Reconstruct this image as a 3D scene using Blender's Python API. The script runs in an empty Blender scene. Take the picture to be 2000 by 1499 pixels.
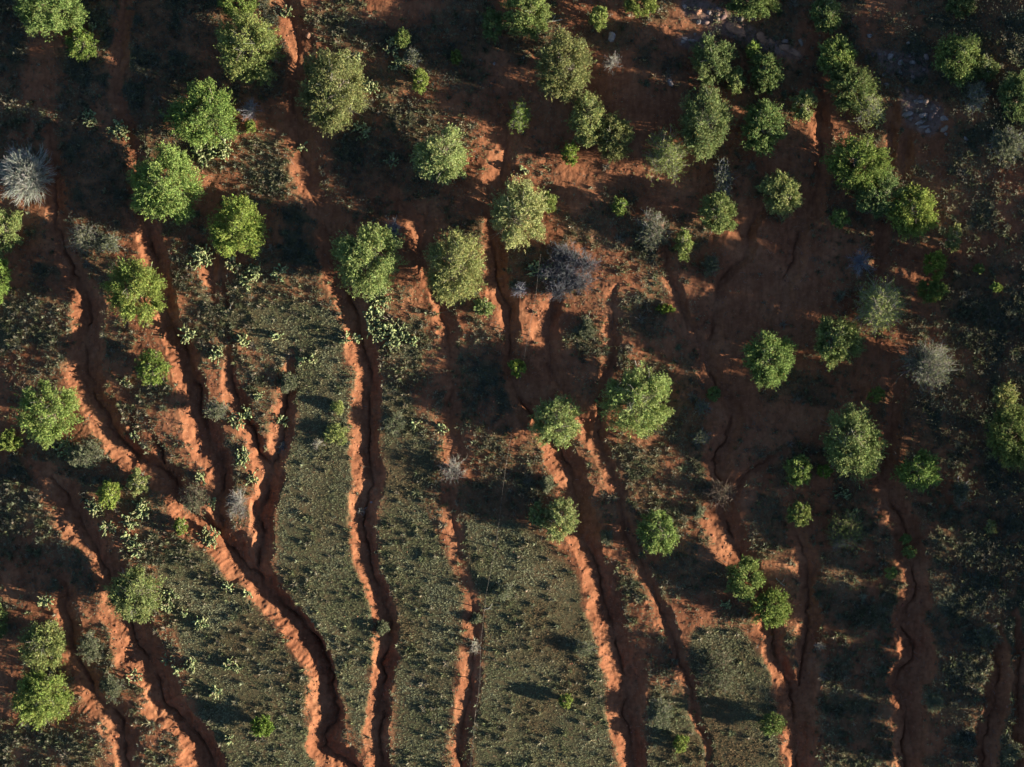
import bpy, math, random
import numpy as np

# ------------------------------------------------------------------ camera, sky, sun, exposure
C = bpy.context.scene
COL = C.collection
S = 0.03            # metres for one photo pixel at ground level
H = 110.0           # camera height
CX, CY = 1000.0, 749.5
R = math.radians
cam = bpy.data.cameras.new('camera'); camo = bpy.data.objects.new('camera', cam); COL.objects.link(camo)
camo.location = (0, 0, H); camo.rotation_euler = (0, 0, 0)
cam.sensor_fit = 'HORIZONTAL'; cam.angle = 2*math.atan(30.0/H)
cam.clip_start = 1.0; cam.clip_end = 2000
C.camera = camo

SUN_EL, SUN_AZ = 14.0, -14.0         # azimuth from +X, counter-clockwise
w = bpy.data.worlds.new('World'); C.world = w; w.use_nodes = True
nt = w.node_tree; bg = nt.nodes['Background']
sky = nt.nodes.new('ShaderNodeTexSky'); sky.sky_type = 'NISHITA'; sky.sun_disc = False
sky.ozone_density = 2.2; sky.dust_density = .4; sky.sun_elevation = R(SUN_EL); sky.sun_rotation = R(90-SUN_AZ)
nt.links.new(sky.outputs[0], bg.inputs[0]); bg.inputs[1].default_value = 0.047
sl = bpy.data.lights.new('sun', 'SUN'); sl.energy = 5.0; sl.angle = R(0.55); sl.color = (1.0, 0.86, 0.63)
so = bpy.data.objects.new('sun', sl); COL.objects.link(so); so.location = (60, -15, 30)
from mathutils import Vector
sd = Vector((math.cos(R(SUN_AZ))*math.cos(R(SUN_EL)), math.sin(R(SUN_AZ))*math.cos(R(SUN_EL)), math.sin(R(SUN_EL))))
so.rotation_euler = sd.to_track_quat('Z', 'Y').to_euler()
C.view_settings.view_transform = 'Standard'; C.view_settings.look = 'None'
C.view_settings.exposure = 1.52; C.view_settings.gamma = 1.0

# ------------------------------------------------------------------ numeric helpers
def vnoise(x, y, scale, seed):
    """smooth value noise in -1..1"""
    g = np.random.RandomState(seed).uniform(-1, 1, (256, 256))
    x = np.asarray(x, float)/scale + 1000; y = np.asarray(y, float)/scale + 1000
    xi = np.floor(x).astype(int); yi = np.floor(y).astype(int)
    fx = x-xi; fy = y-yi
    fx = fx*fx*fx*(fx*(fx*6-15)+10); fy = fy*fy*fy*(fy*(fy*6-15)+10)
    a = g[xi % 256, yi % 256]; b = g[(xi+1) % 256, yi % 256]
    c = g[xi % 256, (yi+1) % 256]; d = g[(xi+1) % 256, (yi+1) % 256]
    return (a*(1-fx)+b*fx)*(1-fy) + (c*(1-fx)+d*fx)*fy
def fbm(x, y, scale, seed, n=4, g=.5):
    t = 0; a = 1
    for i in range(n):
        t = t + a*vnoise(x, y, scale/2**i, seed+i*7); a *= g
    return t
def n1(t, scale, seed): return vnoise(t, np.zeros_like(t)+3.3, scale, seed)
def smooth(a, b, x):
    t = np.clip((x-a)/(b-a), 0, 1); return t*t*(3-2*t)
def poly_mask(px, py, P):
    m = np.zeros(px.shape, bool); n = len(P); j = n-1
    for i in range(n):
        xi, yi = P[i]; xj, yj = P[j]
        if yi != yj:
            m ^= ((yi > py) != (yj > py)) & (px < (xj-xi)*(py-yi)/(yj-yi)+xi)
        j = i
    return m
def blur(a, k):
    for ax in (0, 1):
        for _ in range(2):
            p = np.pad(a, [(k, k) if q == ax else (0, 0) for q in (0, 1)], mode='edge')
            c = np.cumsum(p, axis=ax); c = np.insert(c, 0, 0, axis=ax)
            a = (np.take(c, range(2*k+1, c.shape[ax]), ax)-np.take(c, range(0, c.shape[ax]-2*k-1), ax))/(2*k+1)
    return a

def macro(px, py):
    """large relief in metres: rises to the right, falls away to the left"""
    x0 = 1540-0.14*(750-py)  # right-hand rise, tilted away from the sun to dim that side
    t = np.clip((px-x0)/430, 0, None)
    seg = np.where(t < 1, t*t/2, t-.5)*430
    cap = (2300-x0-215)
    z = 0.195*S*np.minimum(seg, cap)
    u = np.clip((330-px)/330, 0, 1.5)  # left-hand fall, likewise shaped to dim the ground there
    z = z - 0.15*S*330*np.where(u < 1, u*u/2, u-.5)
    z = z + 0.10*fbm(px, py, 190, 11, 2)
    return z

# ------------------------------------------------------------------ gullies, traced down-slope: (x, y, left width, right width, depth) in photo pixels
GUL = [
 # centre gully
 [(535,-60,20,26,14),(552,0,26,26,15),(578,60,24,30,15),(585,110,20,30,13),(576,170,20,32,13),(572,230,20,34,14),(582,280,24,34,15),(594,330,26,38,16),(612,385,28,40,16),(640,445,30,44,16),(648,490,32,46,16),(662,538,36,46,18),(684,588,30,42,18),(702,628,34,30,18),(712,675,36,22,18),(716,705,36,22,18),(721,735,36,24,18),(720,790,36,24,19),(717,830,35,24,19),(716,870,34,25,19),(720,915,32,24,19),(730,936,36,22,19),(724,968,36,20,19),(717,990,32,20,20),(712,1020,26,24,19),(715,1062,32,22,20),(721,1100,30,22,20),(737,1150,30,26,20),(750,1186,28,26,20),(761,1224,30,18,20),(756,1264,26,20,20),(749,1304,26,24,20),(746,1341,26,22,20),(745,1376,28,22,20),(746,1424,34,20,20),(747,1470,32,20,20),(748,1560,30,20,20)],
 # big left gully
 [(96,250,20,20,10),(105,375,22,24,16),(110,425,24,24,16),(122,487,24,30,17),(145,535,26,32,18),(162,572,28,32,20),(171,615,30,36,20),(167,662,32,36,20),(168,725,44,32,21),(180,768,42,28,22),(198,795,36,28,23),(209,830,36,30,23),(240,866,44,20,24),(270,893,40,18,24),(310,915,40,22,24),(338,938,38,24,22),(348,962,36,26,22),(368,996,36,20,22),(402,1024,40,24,24),(426,1040,40,30,26),(452,1070,40,44,28),(487,1112,42,36,28),(512,1142,42,36,28),(540,1172,42,26,28),(577,1208,44,22,29),(611,1249,48,18,30),(641,1292,54,12,31),(651,1320,54,8,31),(648,1350,56,10,31),(652,1376,52,18,31),(660,1396,60,16,31),(656,1418,52,18,30),(634,1440,34,34,29),(630,1458,32,40,28),(650,1478,36,32,27),(690,1500,40,24,26),(760,1560,40,24,26)],
 # top-left feeder and second left gully
 [(246,-60,18,20,10),(244,0,18,20,11),(241,60,28,20,14),(234,130,36,22,15),(222,185,24,24,12),(238,240,22,24,12),(262,290,22,26,13),(276,380,20,28,14),(288,450,22,24,18),(300,500,26,24,18),(306,545,26,26,18),(321,585,26,22,19),(331,625,28,22,21),(350,662,34,20,22),(363,690,36,22,22),(371,725,40,22,23),(386,757,48,16,23),(390,800,42,20,23),(400,837,42,26,23),(411,876,40,28,23),(432,901,46,22,23),(438,926,42,20,22),(433,962,34,22,21),(426,1000,26,22,22),(430,1040,26,26,24)],
 # third left gully
 [(444,640,8,12,4),(448,700,18,14,8),(450,750,26,16,12),(458,778,26,18,13),(472,798,24,18,13),(482,825,22,18,14),(499,850,28,14,17),(512,884,30,14,18),(531,906,36,20,18),(530,926,36,26,18),(521,952,28,26,19),(519,980,24,22,20),(506,1003,16,32,22),(508,1024,20,32,22),(516,1046,24,26,22),(506,1085,18,26,24),(498,1118,18,34,26)],
 # its right-hand feeder
 [(566,690,12,14,4),(560,740,20,22,10),(558,775,26,24,13),(553,825,32,24,14),(546,872,28,22,15),(534,902,20,24,17)],
 # gully on the far left
 [(60,900,26,24,6),(95,935,36,30,12),(126,962,48,34,16),(155,1010,50,34,20),(170,1050,42,34,20),(195,1087,30,34,18),(213,1120,26,36,18),(230,1165,36,40,20),(250,1222,52,44,22),(267,1264,46,50,23),(287,1304,42,52,25),(306,1336,44,50,26),(318,1374,50,46,27),(350,1404,42,34,27),(376,1431,48,30,28),(396,1461,56,30,28),(412,1496,60,30,28),(430,1560,60,30,28)],
 [(118,1120,16,18,6),(130,1174,36,24,13),(133,1236,20,26,14),(148,1286,26,24,15),(170,1329,36,24,16),(186,1361,36,26,17),(216,1384,36,26,17),(238,1411,38,22,18),(242,1460,26,26,14),(250,1540,20,26,10)],
 # between the two trees in the middle, then the shallow wash
 [(755,340,8,10,3),(765,375,14,16,7),(778,396,16,18,9),(794,416,18,22,11),(812,436,22,24,12),(824,464,20,30,11),(822,500,18,30,8),(838,550,18,24,7),(860,600,16,26,8),(872,650,24,26,10),(880,720,18,26,6),(886,800,36,24,7),(886,850,40,26,7),(880,900,26,26,7),(878,975,28,24,8),(888,1030,28,24,7),(897,1090,18,22,4),(918,1170,16,18,4),(926,1224,24,18,9),(926,1255,18,18,9),(923,1300,26,18,8),(921,1340,28,20,10),(914,1380,26,22,10),(902,1425,22,24,10),(897,1480,28,24,10),(894,1560,28,24,10)],
 [(842,400,8,10,4),(836,430,10,12,7),(830,465,10,14,8)],
 # right-of-centre gully
 [(992,240,10,14,4),(990,290,22,18,11),(984,340,40,20,13),(968,395,18,20,9),(955,440,20,24,12),(962,495,24,26,15),(975,550,26,26,16),(996,600,28,22,16),(992,640,24,22,12),(994,700,18,22,10),(1006,758,18,22,12),(1020,788,22,24,14),(1060,835,24,26,14),(1088,870,34,30,17),(1112,915,40,32,18),(1126,962,36,30,18),(1130,1000,30,30,18),(1138,1042,34,34,18),(1150,1078,32,32,18),(1163,1106,30,34,18),(1173,1138,38,38,18),(1184,1176,46,34,19),(1196,1211,42,28,19),(1200,1249,36,36,19),(1210,1294,38,42,20),(1221,1326,34,42,20),(1225,1361,36,40,20),(1222,1399,36,42,20),(1231,1449,38,32,20),(1238,1500,36,24,20),(1244,1560,36,24,20)],
 [(1082,575,14,16,6),(1078,605,40,20,13),(1076,640,42,20,14),(1072,680,36,22,12),(1080,740,20,26,8),(1120,800,18,26,8),(1150,850,16,26,8)],
 # thin rill beside it
 [(1198,560,8,10,4),(1199,625,16,14,8),(1196,675,24,14,9),(1197,712,20,14,9),(1183,740,14,14,8),(1174,800,14,14,8),(1172,855,26,14,10),(1187,895,28,14,10),(1201,940,26,14,10),(1208,967,20,12,9),(1218,1012,14,12,8),(1231,1057,14,14,8),(1251,1095,18,14,8),(1272,1144,24,16,9),(1289,1186,22,16,9),(1308,1231,20,14,10),(1323,1274,20,12,10),(1338,1306,20,14,10),(1353,1341,20,14,10),(1356,1380,14,14,7),(1363,1421,16,14,8),(1376,1440,16,14,8),(1383,1465,14,12,6),(1390,1560,14,12,6)],
 # forked gully on the right
 [(1298,440,8,10,4),(1301,495,18,14,9),(1301,535,18,16,9),(1320,572,18,18,10),(1328,612,18,18,10),(1362,655,22,18,10),(1385,692,28,20,12)],
 [(1500,395,20,20,8),(1482,415,36,16,12),(1462,457,44,16,14),(1460,497,34,16,12),(1436,516,22,16,11),(1412,547,18,20,11),(1396,575,18,22,11),(1395,612,18,22,11),(1390,650,18,22,11),(1386,695,30,22,13),(1393,730,36,22,14),(1418,775,20,26,12),(1430,805,18,28,12),(1412,868,24,30,13),(1396,897,30,30,14),(1402,935,26,28,14),(1422,965,34,26,15),(1416,1012,46,28,16),(1428,1040,46,28,16),(1444,1074,44,26,16),(1468,1120,26,24,15),(1492,1180,26,24,16),(1511,1236,26,18,18),(1518,1284,24,18,19),(1533,1314,26,18,20),(1550,1354,32,34,20),(1555,1386,30,44,21),(1557,1449,28,40,21),(1560,1499,22,38,21),(1562,1560,22,38,21)],
 [(1545,880,14,14,4),(1500,900,14,16,8),(1475,920,12,16,9),(1450,936,12,16,10),(1430,958,14,16,11)],
 [(1532,1010,12,14,4),(1560,1050,28,20,10),(1576,1105,32,22,14),(1582,1149,34,18,15),(1578,1199,24,24,15),(1581,1231,24,22,16),(1570,1264,22,30,16),(1563,1299,14,38,17),(1562,1340,12,40,18)],
 # right gullies
 [(1752,760,14,18,5),(1745,820,16,22,8),(1732,890,24,26,12),(1722,935,30,30,14),(1740,965,38,30,17),(1752,995,38,28,18),(1765,1022,36,28,18),(1774,1070,32,32,18),(1786,1105,30,36,19),(1790,1140,32,36,20),(1786,1176,32,42,21),(1762,1211,28,60,22),(1768,1238,26,58,22),(1787,1264,32,46,22),(1788,1294,34,46,22),(1764,1316,28,60,22),(1752,1342,22,62,22),(1770,1368,28,44,22),(1772,1388,26,42,22),(1766,1411,22,46,22),(1762,1450,22,46,22),(1768,1500,22,46,22),(1770,1560,22,46,22)],
 [(1930,1210,10,16,4),(1946,1260,18,26,10),(1954,1300,28,26,14),(1950,1345,30,28,15),(1954,1375,34,24,15),(1936,1400,28,34,15),(1926,1440,26,36,14),(1920,1560,24,36,12)],
 [(1984,1200,10,20,5),(1992,1290,18,26,11),(1990,1340,16,30,12),(1992,1390,16,30,12),(1994,1450,20,30,12),(2000,1560,20,30,12)],
 [(1606,190,10,14,4),(1602,235,22,18,10),(1604,300,18,22,9),(1596,370,20,24,10),(1570,430,46,24,12),(1552,490,36,26,12),(1534,545,30,26,11),(1526,620,20,26,6)],
 [(1745,200,14,12,5),(1748,240,30,16,11),(1745,275,26,14,10),(1734,310,14,16,6)],
 [(1778,230,10,14,5),(1776,265,22,14,10),(1770,310,22,16,9),(1764,345,12,16,5)],
 [(1728,430,12,18,5),(1722,470,34,24,11),(1716,520,20,26,7),(1705,570,12,20,3)],
 [(618,320,6,8,3),(625,350,14,12,8),(622,385,14,14,8)],
 [(738,170,8,10,5),(736,215,12,12,8),(735,260,12,12,6)],
 [(790,190,6,8,4),(786,225,14,12,7),(784,265,12,12,5)],
 [(428,510,6,8,4),(436,560,16,12,8),(446,600,14,12,7)],
 [(400,480,8,12,4),(414,530,26,14,9),(424,590,14,14,6)],
 [(652,1125,4,6,1),(654,1140,4,6,1)],
 [(258,800,6,8,4),(252,845,10,12,9),(246,866,12,12,12)],
 [(300,850,8,8,6),(312,876,12,10,12),(318,905,14,12,16)],
 [(1262,430,6,8,3),(1290,470,14,10,6),(1300,500,14,10,8)],
]

for G in GUL:          # the channels carry on above and below the picture
    if G[-1][1] == 1560:
        x, y, a, c, d = G[-1]; G += [(x+8, 1660, a, c, d), (x-4, 1790, a, c, d*.8), (x+6, 1900, a*.6, c*.6, d*.3)]
    if G[0][1] == -60:
        x, y, a, c, d = G[0]; G.insert(0, (x-6, -170, a*.7, c*.7, d*.4))
def carve(px, py):
    """depth of the gullies (metres), the same but broad, and the distance factor"""
    wx = px + 5.0*vnoise(px, py, 34, 21)+3.2*vnoise(px, py, 13, 22)+1.2*vnoise(px, py, 5, 25)
    wy = py + 5.0*vnoise(px, py, 34, 23)+3.2*vnoise(px, py, 13, 24)+1.2*vnoise(px, py, 5, 26)
    out = np.zeros(px.shape)
    for gi, G in enumerate(GUL):
        arc = 0.0
        best = np.full(px.shape, 1e9); bd = np.zeros(px.shape); bp = np.zeros((4,)+px.shape)
        xs = [p[0] for p in G]; ys = [p[1] for p in G]
        pad = 85
        sel = (wx > min(xs)-pad) & (wx < max(xs)+pad) & (wy > min(ys)-pad) & (wy < max(ys)+pad)
        if not sel.any(): continue
        X = wx[sel]; Y = wy[sel]
        b = np.full(X.shape, 1e9); sg = np.zeros(X.shape)
        par = np.zeros((4,)+X.shape)
        for (x0, y0, a0, c0, d0), (x1, y1, a1, c1, d1) in zip(G[:-1], G[1:]):
            dx, dy = x1-x0, y1-y0; L = math.hypot(dx, dy)
            t = np.clip(((X-x0)*dx+(Y-y0)*dy)/(L*L), 0, 1)
            ex = X-(x0+t*dx); ey = Y-(y0+t*dy)
            d = np.hypot(ex, ey)
            m = d < b
            b = np.where(m, d, b)
            cr = dx*ey-dy*ex            # >0 : left of travel seen with y down -> photo left when heading down
            sg = np.where(m, np.sign(cr), sg)
            par[0] = np.where(m, a0+(a1-a0)*t, par[0]); par[1] = np.where(m, c0+(c1-c0)*t, par[1])
            par[2] = np.where(m, d0+(d1-d0)*t, par[2]); par[3] = np.where(m, arc+t*L, par[3])
            arc += L
        left = sg > 0
        s = par[3]
        wl = par[0]*(1+.20*n1(s, 34, 31+gi)+.10*n1(s, 11, 61+gi)+.05*n1(s, 4, 71+gi))
        wr = par[1]*(1+.16*n1(s, 30, 41+gi)+.10*n1(s, 9, 51+gi))
        wd = np.where(left, wl, wr)
        u = b/np.maximum(wd, 1)
        D = par[2]*S*(.62+.38*np.maximum(smooth(330, 620, Y), smooth(1150, 1250, X)))
        f = np.clip(1-u, 0, 1)
        prof = np.where(left, f**0.92, 1-(1-f)**1.5)
        c = D*prof
        # flutes running down the walls
        c = c*(1 + np.where(left, .07, .05)*n1(s+.25*b, 5.5, 81+gi)*np.clip(4*f*(1-f), 0, 1)*(1+n1(s, 40, 91+gi)) + (.17*vnoise(X, Y, 16, 95)+.09*vnoise(X, Y, 6, 96))*np.clip(4*f*(1-f), 0, 1))
        # incised slot in the bed
        sw = 2.1*(1+.4*n1(s, 18, 97+gi)); c = c + np.minimum(D*.45, .20)*np.exp(-(b/sw)**2)*np.clip(D/.38, 0, 1)**1.3*np.clip(.65+.9*n1(s, 32, 99+gi), 0, 1.1)
        cur = out[sel]
        out[sel] = np.maximum(cur, c)
    return out

DENSE = [
 [(450,590),(560,585),(640,600),(668,640),(672,700),(685,760),(680,850),(690,930),(685,1000),(682,1070),(697,1124),(720,1174),(735,1216),(722,1241),(734,1274),(724,1311),(717,1386),(712,1436),(702,1480),(676,1400),(656,1336),(635,1264),(595,1224),(550,1136),(535,1100),(540,1000),(557,900),(575,850),(580,775),(560,740),(520,700),(480,650)],
 [(745,740),(800,770),(815,800),(835,850),(850,910),(830,980),(850,1040),(880,1100),(910,1180),(905,1224),(905,1250),(890,1290),(885,1380),(870,1440),(862,1560),(765,1560),(765,1349),(777,1236),(775,1186),(740,1100),(736,1050),(750,935),(740,837)],
 [(900,1010),(1000,1010),(1060,1050),(1110,1100),(1135,1144),(1132,1179),(1155,1219),(1172,1299),(1190,1374),(1195,1436),(1205,1560),(920,1560),(922,1440),(940,1340),(942,1250),(940,1180),(905,1090)],
 [(330,1060),(400,1070),(440,1110),(505,1180),(550,1249),(590,1311),(600,1374),(592,1399),(602,1429),(620,1474),(640,1560),(430,1560),(390,1411),(370,1349),(350,1264),(330,1200),(300,1120)],
 [(1270,1330),(1340,1370),(1350,1230),(1440,1220),(1500,1290),(1515,1400),(1530,1560),(1260,1560),(1268,1400)],
]
# ------------------------------------------------------------------ ground sheet
STEP = 1.6
def axis(lo, hi):
    core = np.arange(lo, hi+.1, STEP)
    d = STEP; a = []; x = core[-1]
    while x < core[-1]+11000:
        d *= 1.16; x += d; a.append(x)
    a = np.array(a)
    return np.concatenate([(core[0]-(a-core[-1]))[::-1], core, a])
ax = axis(-60, 2060); ay = axis(-90, 1740)
PX, PY = np.meshgrid(ax, ay)          # rows = y
NY, NX = PX.shape
MZ = macro(PX, PY)
CV = carve(PX, PY)
inside = smooth(-140, -40, PX)*(1-smooth(2040, 2140, PX))*smooth(-200, -90, PY)*(1-smooth(1780, 1920, PY))
CV = CV*inside
DET = 0.050*fbm(PX, PY, 46, 101, 3) + 0.018*fbm(PX, PY, 9, 131, 2) + 0.008*vnoise(PX, PY, 3.6, 141)
# little plateaus and hummocks crossing the bare ground
DET = DET + 0.05*np.abs(vnoise(PX+30*vnoise(PX, PY, 80, 5), PY*.45, 42, 151))
DET = DET*(1-.9*np.clip(blur(np.maximum.reduce([poly_mask(PX, PY, P)*1.0 for P in DENSE]), 4), 0, 1))
ZZ = MZ - CV + DET*inside

def sample(A, px, py):
    px = np.asarray(px, float); py = np.asarray(py, float)
    i = np.clip(np.searchsorted(ax, px)-1, 0, NX-2); j = np.clip(np.searchsorted(ay, py)-1, 0, NY-2)
    fx = np.clip((px-ax[i])/(ax[i+1]-ax[i]), 0, 1); fy = np.clip((py-ay[j])/(ay[j+1]-ay[j]), 0, 1)
    return (A[j, i]*(1-fx)+A[j, i+1]*fx)*(1-fy)+(A[j+1, i]*(1-fx)+A[j+1, i+1]*fx)*fy
def to_world(px, py, zm, z):
    k = S*(1-zm/H)
    return np.stack([(px-CX)*k, (CY-py)*k, z], -1)
def ground_at(px, py, hc=0.0):
    """world point on the ground under something whose middle, hc above it, stands at that photo pixel"""
    zm = float(macro(np.array(px, float), np.array(py, float)))
    k = 1-hc/H
    qx = CX+(px-CX)*k; qy = CY+(py-CY)*k
    zz = float(sample(ZZ, qx, qy)); zm = float(sample(MZ, qx, qy))
    return to_world(np.array(qx), np.array(qy), zm, np.array(zz))

# ------------------------------------------------------------------ cover maps on a coarse raster (4 px)
gx = np.arange(-480, 2481, 4.0); gy = np.arange(-480, 1981, 4.0)
GX, GY = np.meshgrid(gx, gy)
MEDIUM = [
 [(180,690),(240,690),(300,760),(340,850),(380,930),(340,930),(270,860),(215,780)],
 [(320,490),(400,500),(470,560),(500,640),(540,700),(530,760),(470,800),(440,720),(400,720),(360,650),(330,570)],
 [(380,480),(560,520),(640,590),(560,600),(450,600)],
 [(0,540),(110,560),(130,640),(110,720),(60,760),(-60,760),(-60,540)],
 [(-60,930),(60,960),(130,1060),(160,1100),(60,1110),(-60,1090)],
 [(-60,1420),(60,1420),(180,1430),(230,1499),(240,1560),(-60,1560)],
 [(180,1240),(230,1240),(280,1360),(330,1440),(370,1499),(390,1560),(280,1560),(240,1400)],
 [(910,820),(1040,830),(1060,900),(1100,980),(1040,1000),(920,900)],
 [(1200,850),(1300,840),(1390,880),(1380,1000),(1320,1080),(1260,1060),(1220,960)],
 [(745,600),(850,610),(850,760),(800,780),(745,730)],
 [(460,250),(560,260),(590,330),(580,390),(480,380)],
 [(690,170),(800,180),(900,230),(960,280),(800,270),(700,250)],
 [(1850,340),(2060,340),(2060,520),(1900,500),(1840,430)],
 [(1840,540),(2060,600),(2060,760),(1850,740)],
 [(1610,1100),(1740,1110),(1760,1180),(1750,1320),(1740,1560),(1600,1560),(1605,1300)],
 [(1840,1150),(1930,1150),(1950,1300),(1930,1400),(1900,1560),(1820,1560),(1820,1350),(1840,1250)],
 [(1850,860),(2060,880),(2060,1150),(1800,1130),(1800,1010)],
 [(1580,1000),(1700,1000),(1750,1100),(1640,1110),(1600,1080)],
 [(1100,620),(1200,640),(1280,690),(1300,720),(1180,720),(1100,690)],
 [(560,20),(700,20),(760,60),(760,130),(620,70)],
 [(1180,1060),(1260,1110),(1300,1240),(1330,1330),(1280,1320),(1230,1210),(1190,1120)],
 [(280,700),(330,740),(330,800),(260,780)],
 [(280,1010),(400,1060),(330,1130),(230,1110)],
 [(1210,430),(1330,480),(1300,560),(1200,520)],
 [(-60,150),(60,170),(110,260),(-60,260)],
 [(660,380),(780,390),(760,420),(680,420)],
]
SCRUB = [   # dark blue-green low scrub, extended over corners and right edge to darken them
 [(110,-60),(430,-60),(430,60),(340,160),(250,240),(120,190),(120,60)],
 [(80,230),(250,300),(260,440),(180,480),(110,420)],
 [(520,380),(660,430),(640,560),(540,520)],
 [(640,250),(820,280),(820,380),(640,390)],
 [(60,480),(140,520),(120,560),(40,540)],
 [(700,60),(900,40),(960,180),(820,170)],
 [(1700,40),(1850,40),(1850,200),(1700,200)],
 [(1850,230),(2060,230),(2060,320),(1900,320)],
 [(1800,1120),(2060,1120),(2060,1400),(1850,1350)],
 [(1830,-60),(2060,-60),(2060,240),(1930,240),(1840,120)],[(1850,1380),(2060,1380),(2060,1560),(1850,1560)],[(1940,560),(2060,560),(2060,1120),(1900,1120)],[(-60,-60),(40,-60),(60,140),(-60,140)],[(430,-60),(540,-60),(560,200),(430,200)],
 [(-60,880),(120,900),(160,980),(-60,940)],
 [(60,1110),(220,1090),(220,1180),(60,1160)],
 [(1250,80),(1350,120),(1310,170),(1230,120)],
 [(880,680),(1000,720),(1010,820),(900,800)],
 [(1720,760),(1900,780),(1880,860),(1720,850)],
]
def raster(polys, val, k):
    m = np.zeros(GX.shape)
    for P in polys: m = np.maximum(m, poly_mask(GX, GY, P)*1.0)
    return blur(m, k)*val
cv_r = carve(GX, GY)
dense = raster(DENSE, 1, 2); med = raster(MEDIUM, 1, 5); scr = raster(SCRUB, 1, 6)
patch = np.clip(.62+.75*fbm(GX, GY, 60, 201, 3), 0, 1.2)
wallm = 1-smooth(.04, .16, cv_r)
BARE = [[(990,150),(1320,140),(1350,260),(1260,350),(1130,380),(1000,320)],[(1450,440),(1700,450),(1640,580),(1560,640),(1450,800),(1400,880),(1370,760),(1440,600),(1400,540)],
 [(985,570),(1160,590),(1170,760),(1080,810),(1000,720)],[(570,390),(650,410),(690,600),(600,520)],[(1560,240),(1620,240),(1610,420),(1560,440)],[(1090,880),(1160,890),(1190,1100),(1130,1050)]]
bare = 1-.8*raster(BARE, 1, 6)
clump = smooth(-.25, .55, fbm(GX, GY, 75, 221, 4))
general = (.06+.40*clump)*bare
G_DENS = np.clip(np.maximum(dense*(.65+.35*patch), np.maximum(med*.62*patch, general)), 0, 1)*wallm
scl = smooth(-.1, .5, fbm(GX, GY, 38, 231, 3))
S_DENS = np.clip(np.maximum(scr*(.5+.6*scl), (.05+.26*scl*clump)*bare*(1-.97*dense)), 0, 1)*wallm
T_DENS = np.clip(np.maximum(med*(.25+patch**2), np.maximum(dense*.17*patch, (.05+.30*clump)*bare)), 0, 1)*(1-smooth(.10, .25, cv_r))
def rsample(A, px, py):
    i = np.clip(((px-gx[0])/4).astype(int), 0, len(gx)-2); j = np.clip(((py-gy[0])/4).astype(int), 0, len(gy)-2)
    fx = np.clip((px-gx[i])/4, 0, 1); fy = np.clip((py-gy[j])/4, 0, 1)
    return (A[j, i]*(1-fx)+A[j, i+1]*fx)*(1-fy)+(A[j+1, i]*(1-fx)+A[j+1, i+1]*fx)*fy

# ------------------------------------------------------------------ materials
def new_mat(name):
    m = bpy.data.materials.new(name); m.use_nodes = True
    nt = m.node_tree; nt.nodes.clear()
    o = nt.nodes.new('ShaderNodeOutputMaterial')
    return m, nt, o
def N(nt, typ, **kw):
    n = nt.nodes.new(typ)
    for k, v in kw.items():
        if hasattr(n, k): setattr(n, k, v)
        else: n.inputs[k].default_value = v
    return n
def ramp(nt, stops):
    r = nt.nodes.new('ShaderNodeValToRGB'); e = r.color_ramp.elements
    while len(e) < len(stops): e.new(.5)
    for q, (p, c) in zip(e, stops): q.position = p; q.color = (*c, 1)
    return r
def mix(nt, a, b, f, blend='MIX'):
    m = nt.nodes.new('ShaderNodeMix'); m.data_type = 'RGBA'; m.blend_type = blend
    L = nt.links
    for s, v in ((m.inputs[0], f), (m.inputs[6], a), (m.inputs[7], b)):
        if hasattr(v, 'is_output') or isinstance(v, bpy.types.NodeSocket): L.new(v, s)
        else: s.default_value = v if not isinstance(v, tuple) else (*v, 1)
    return m.outputs[2]

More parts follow.
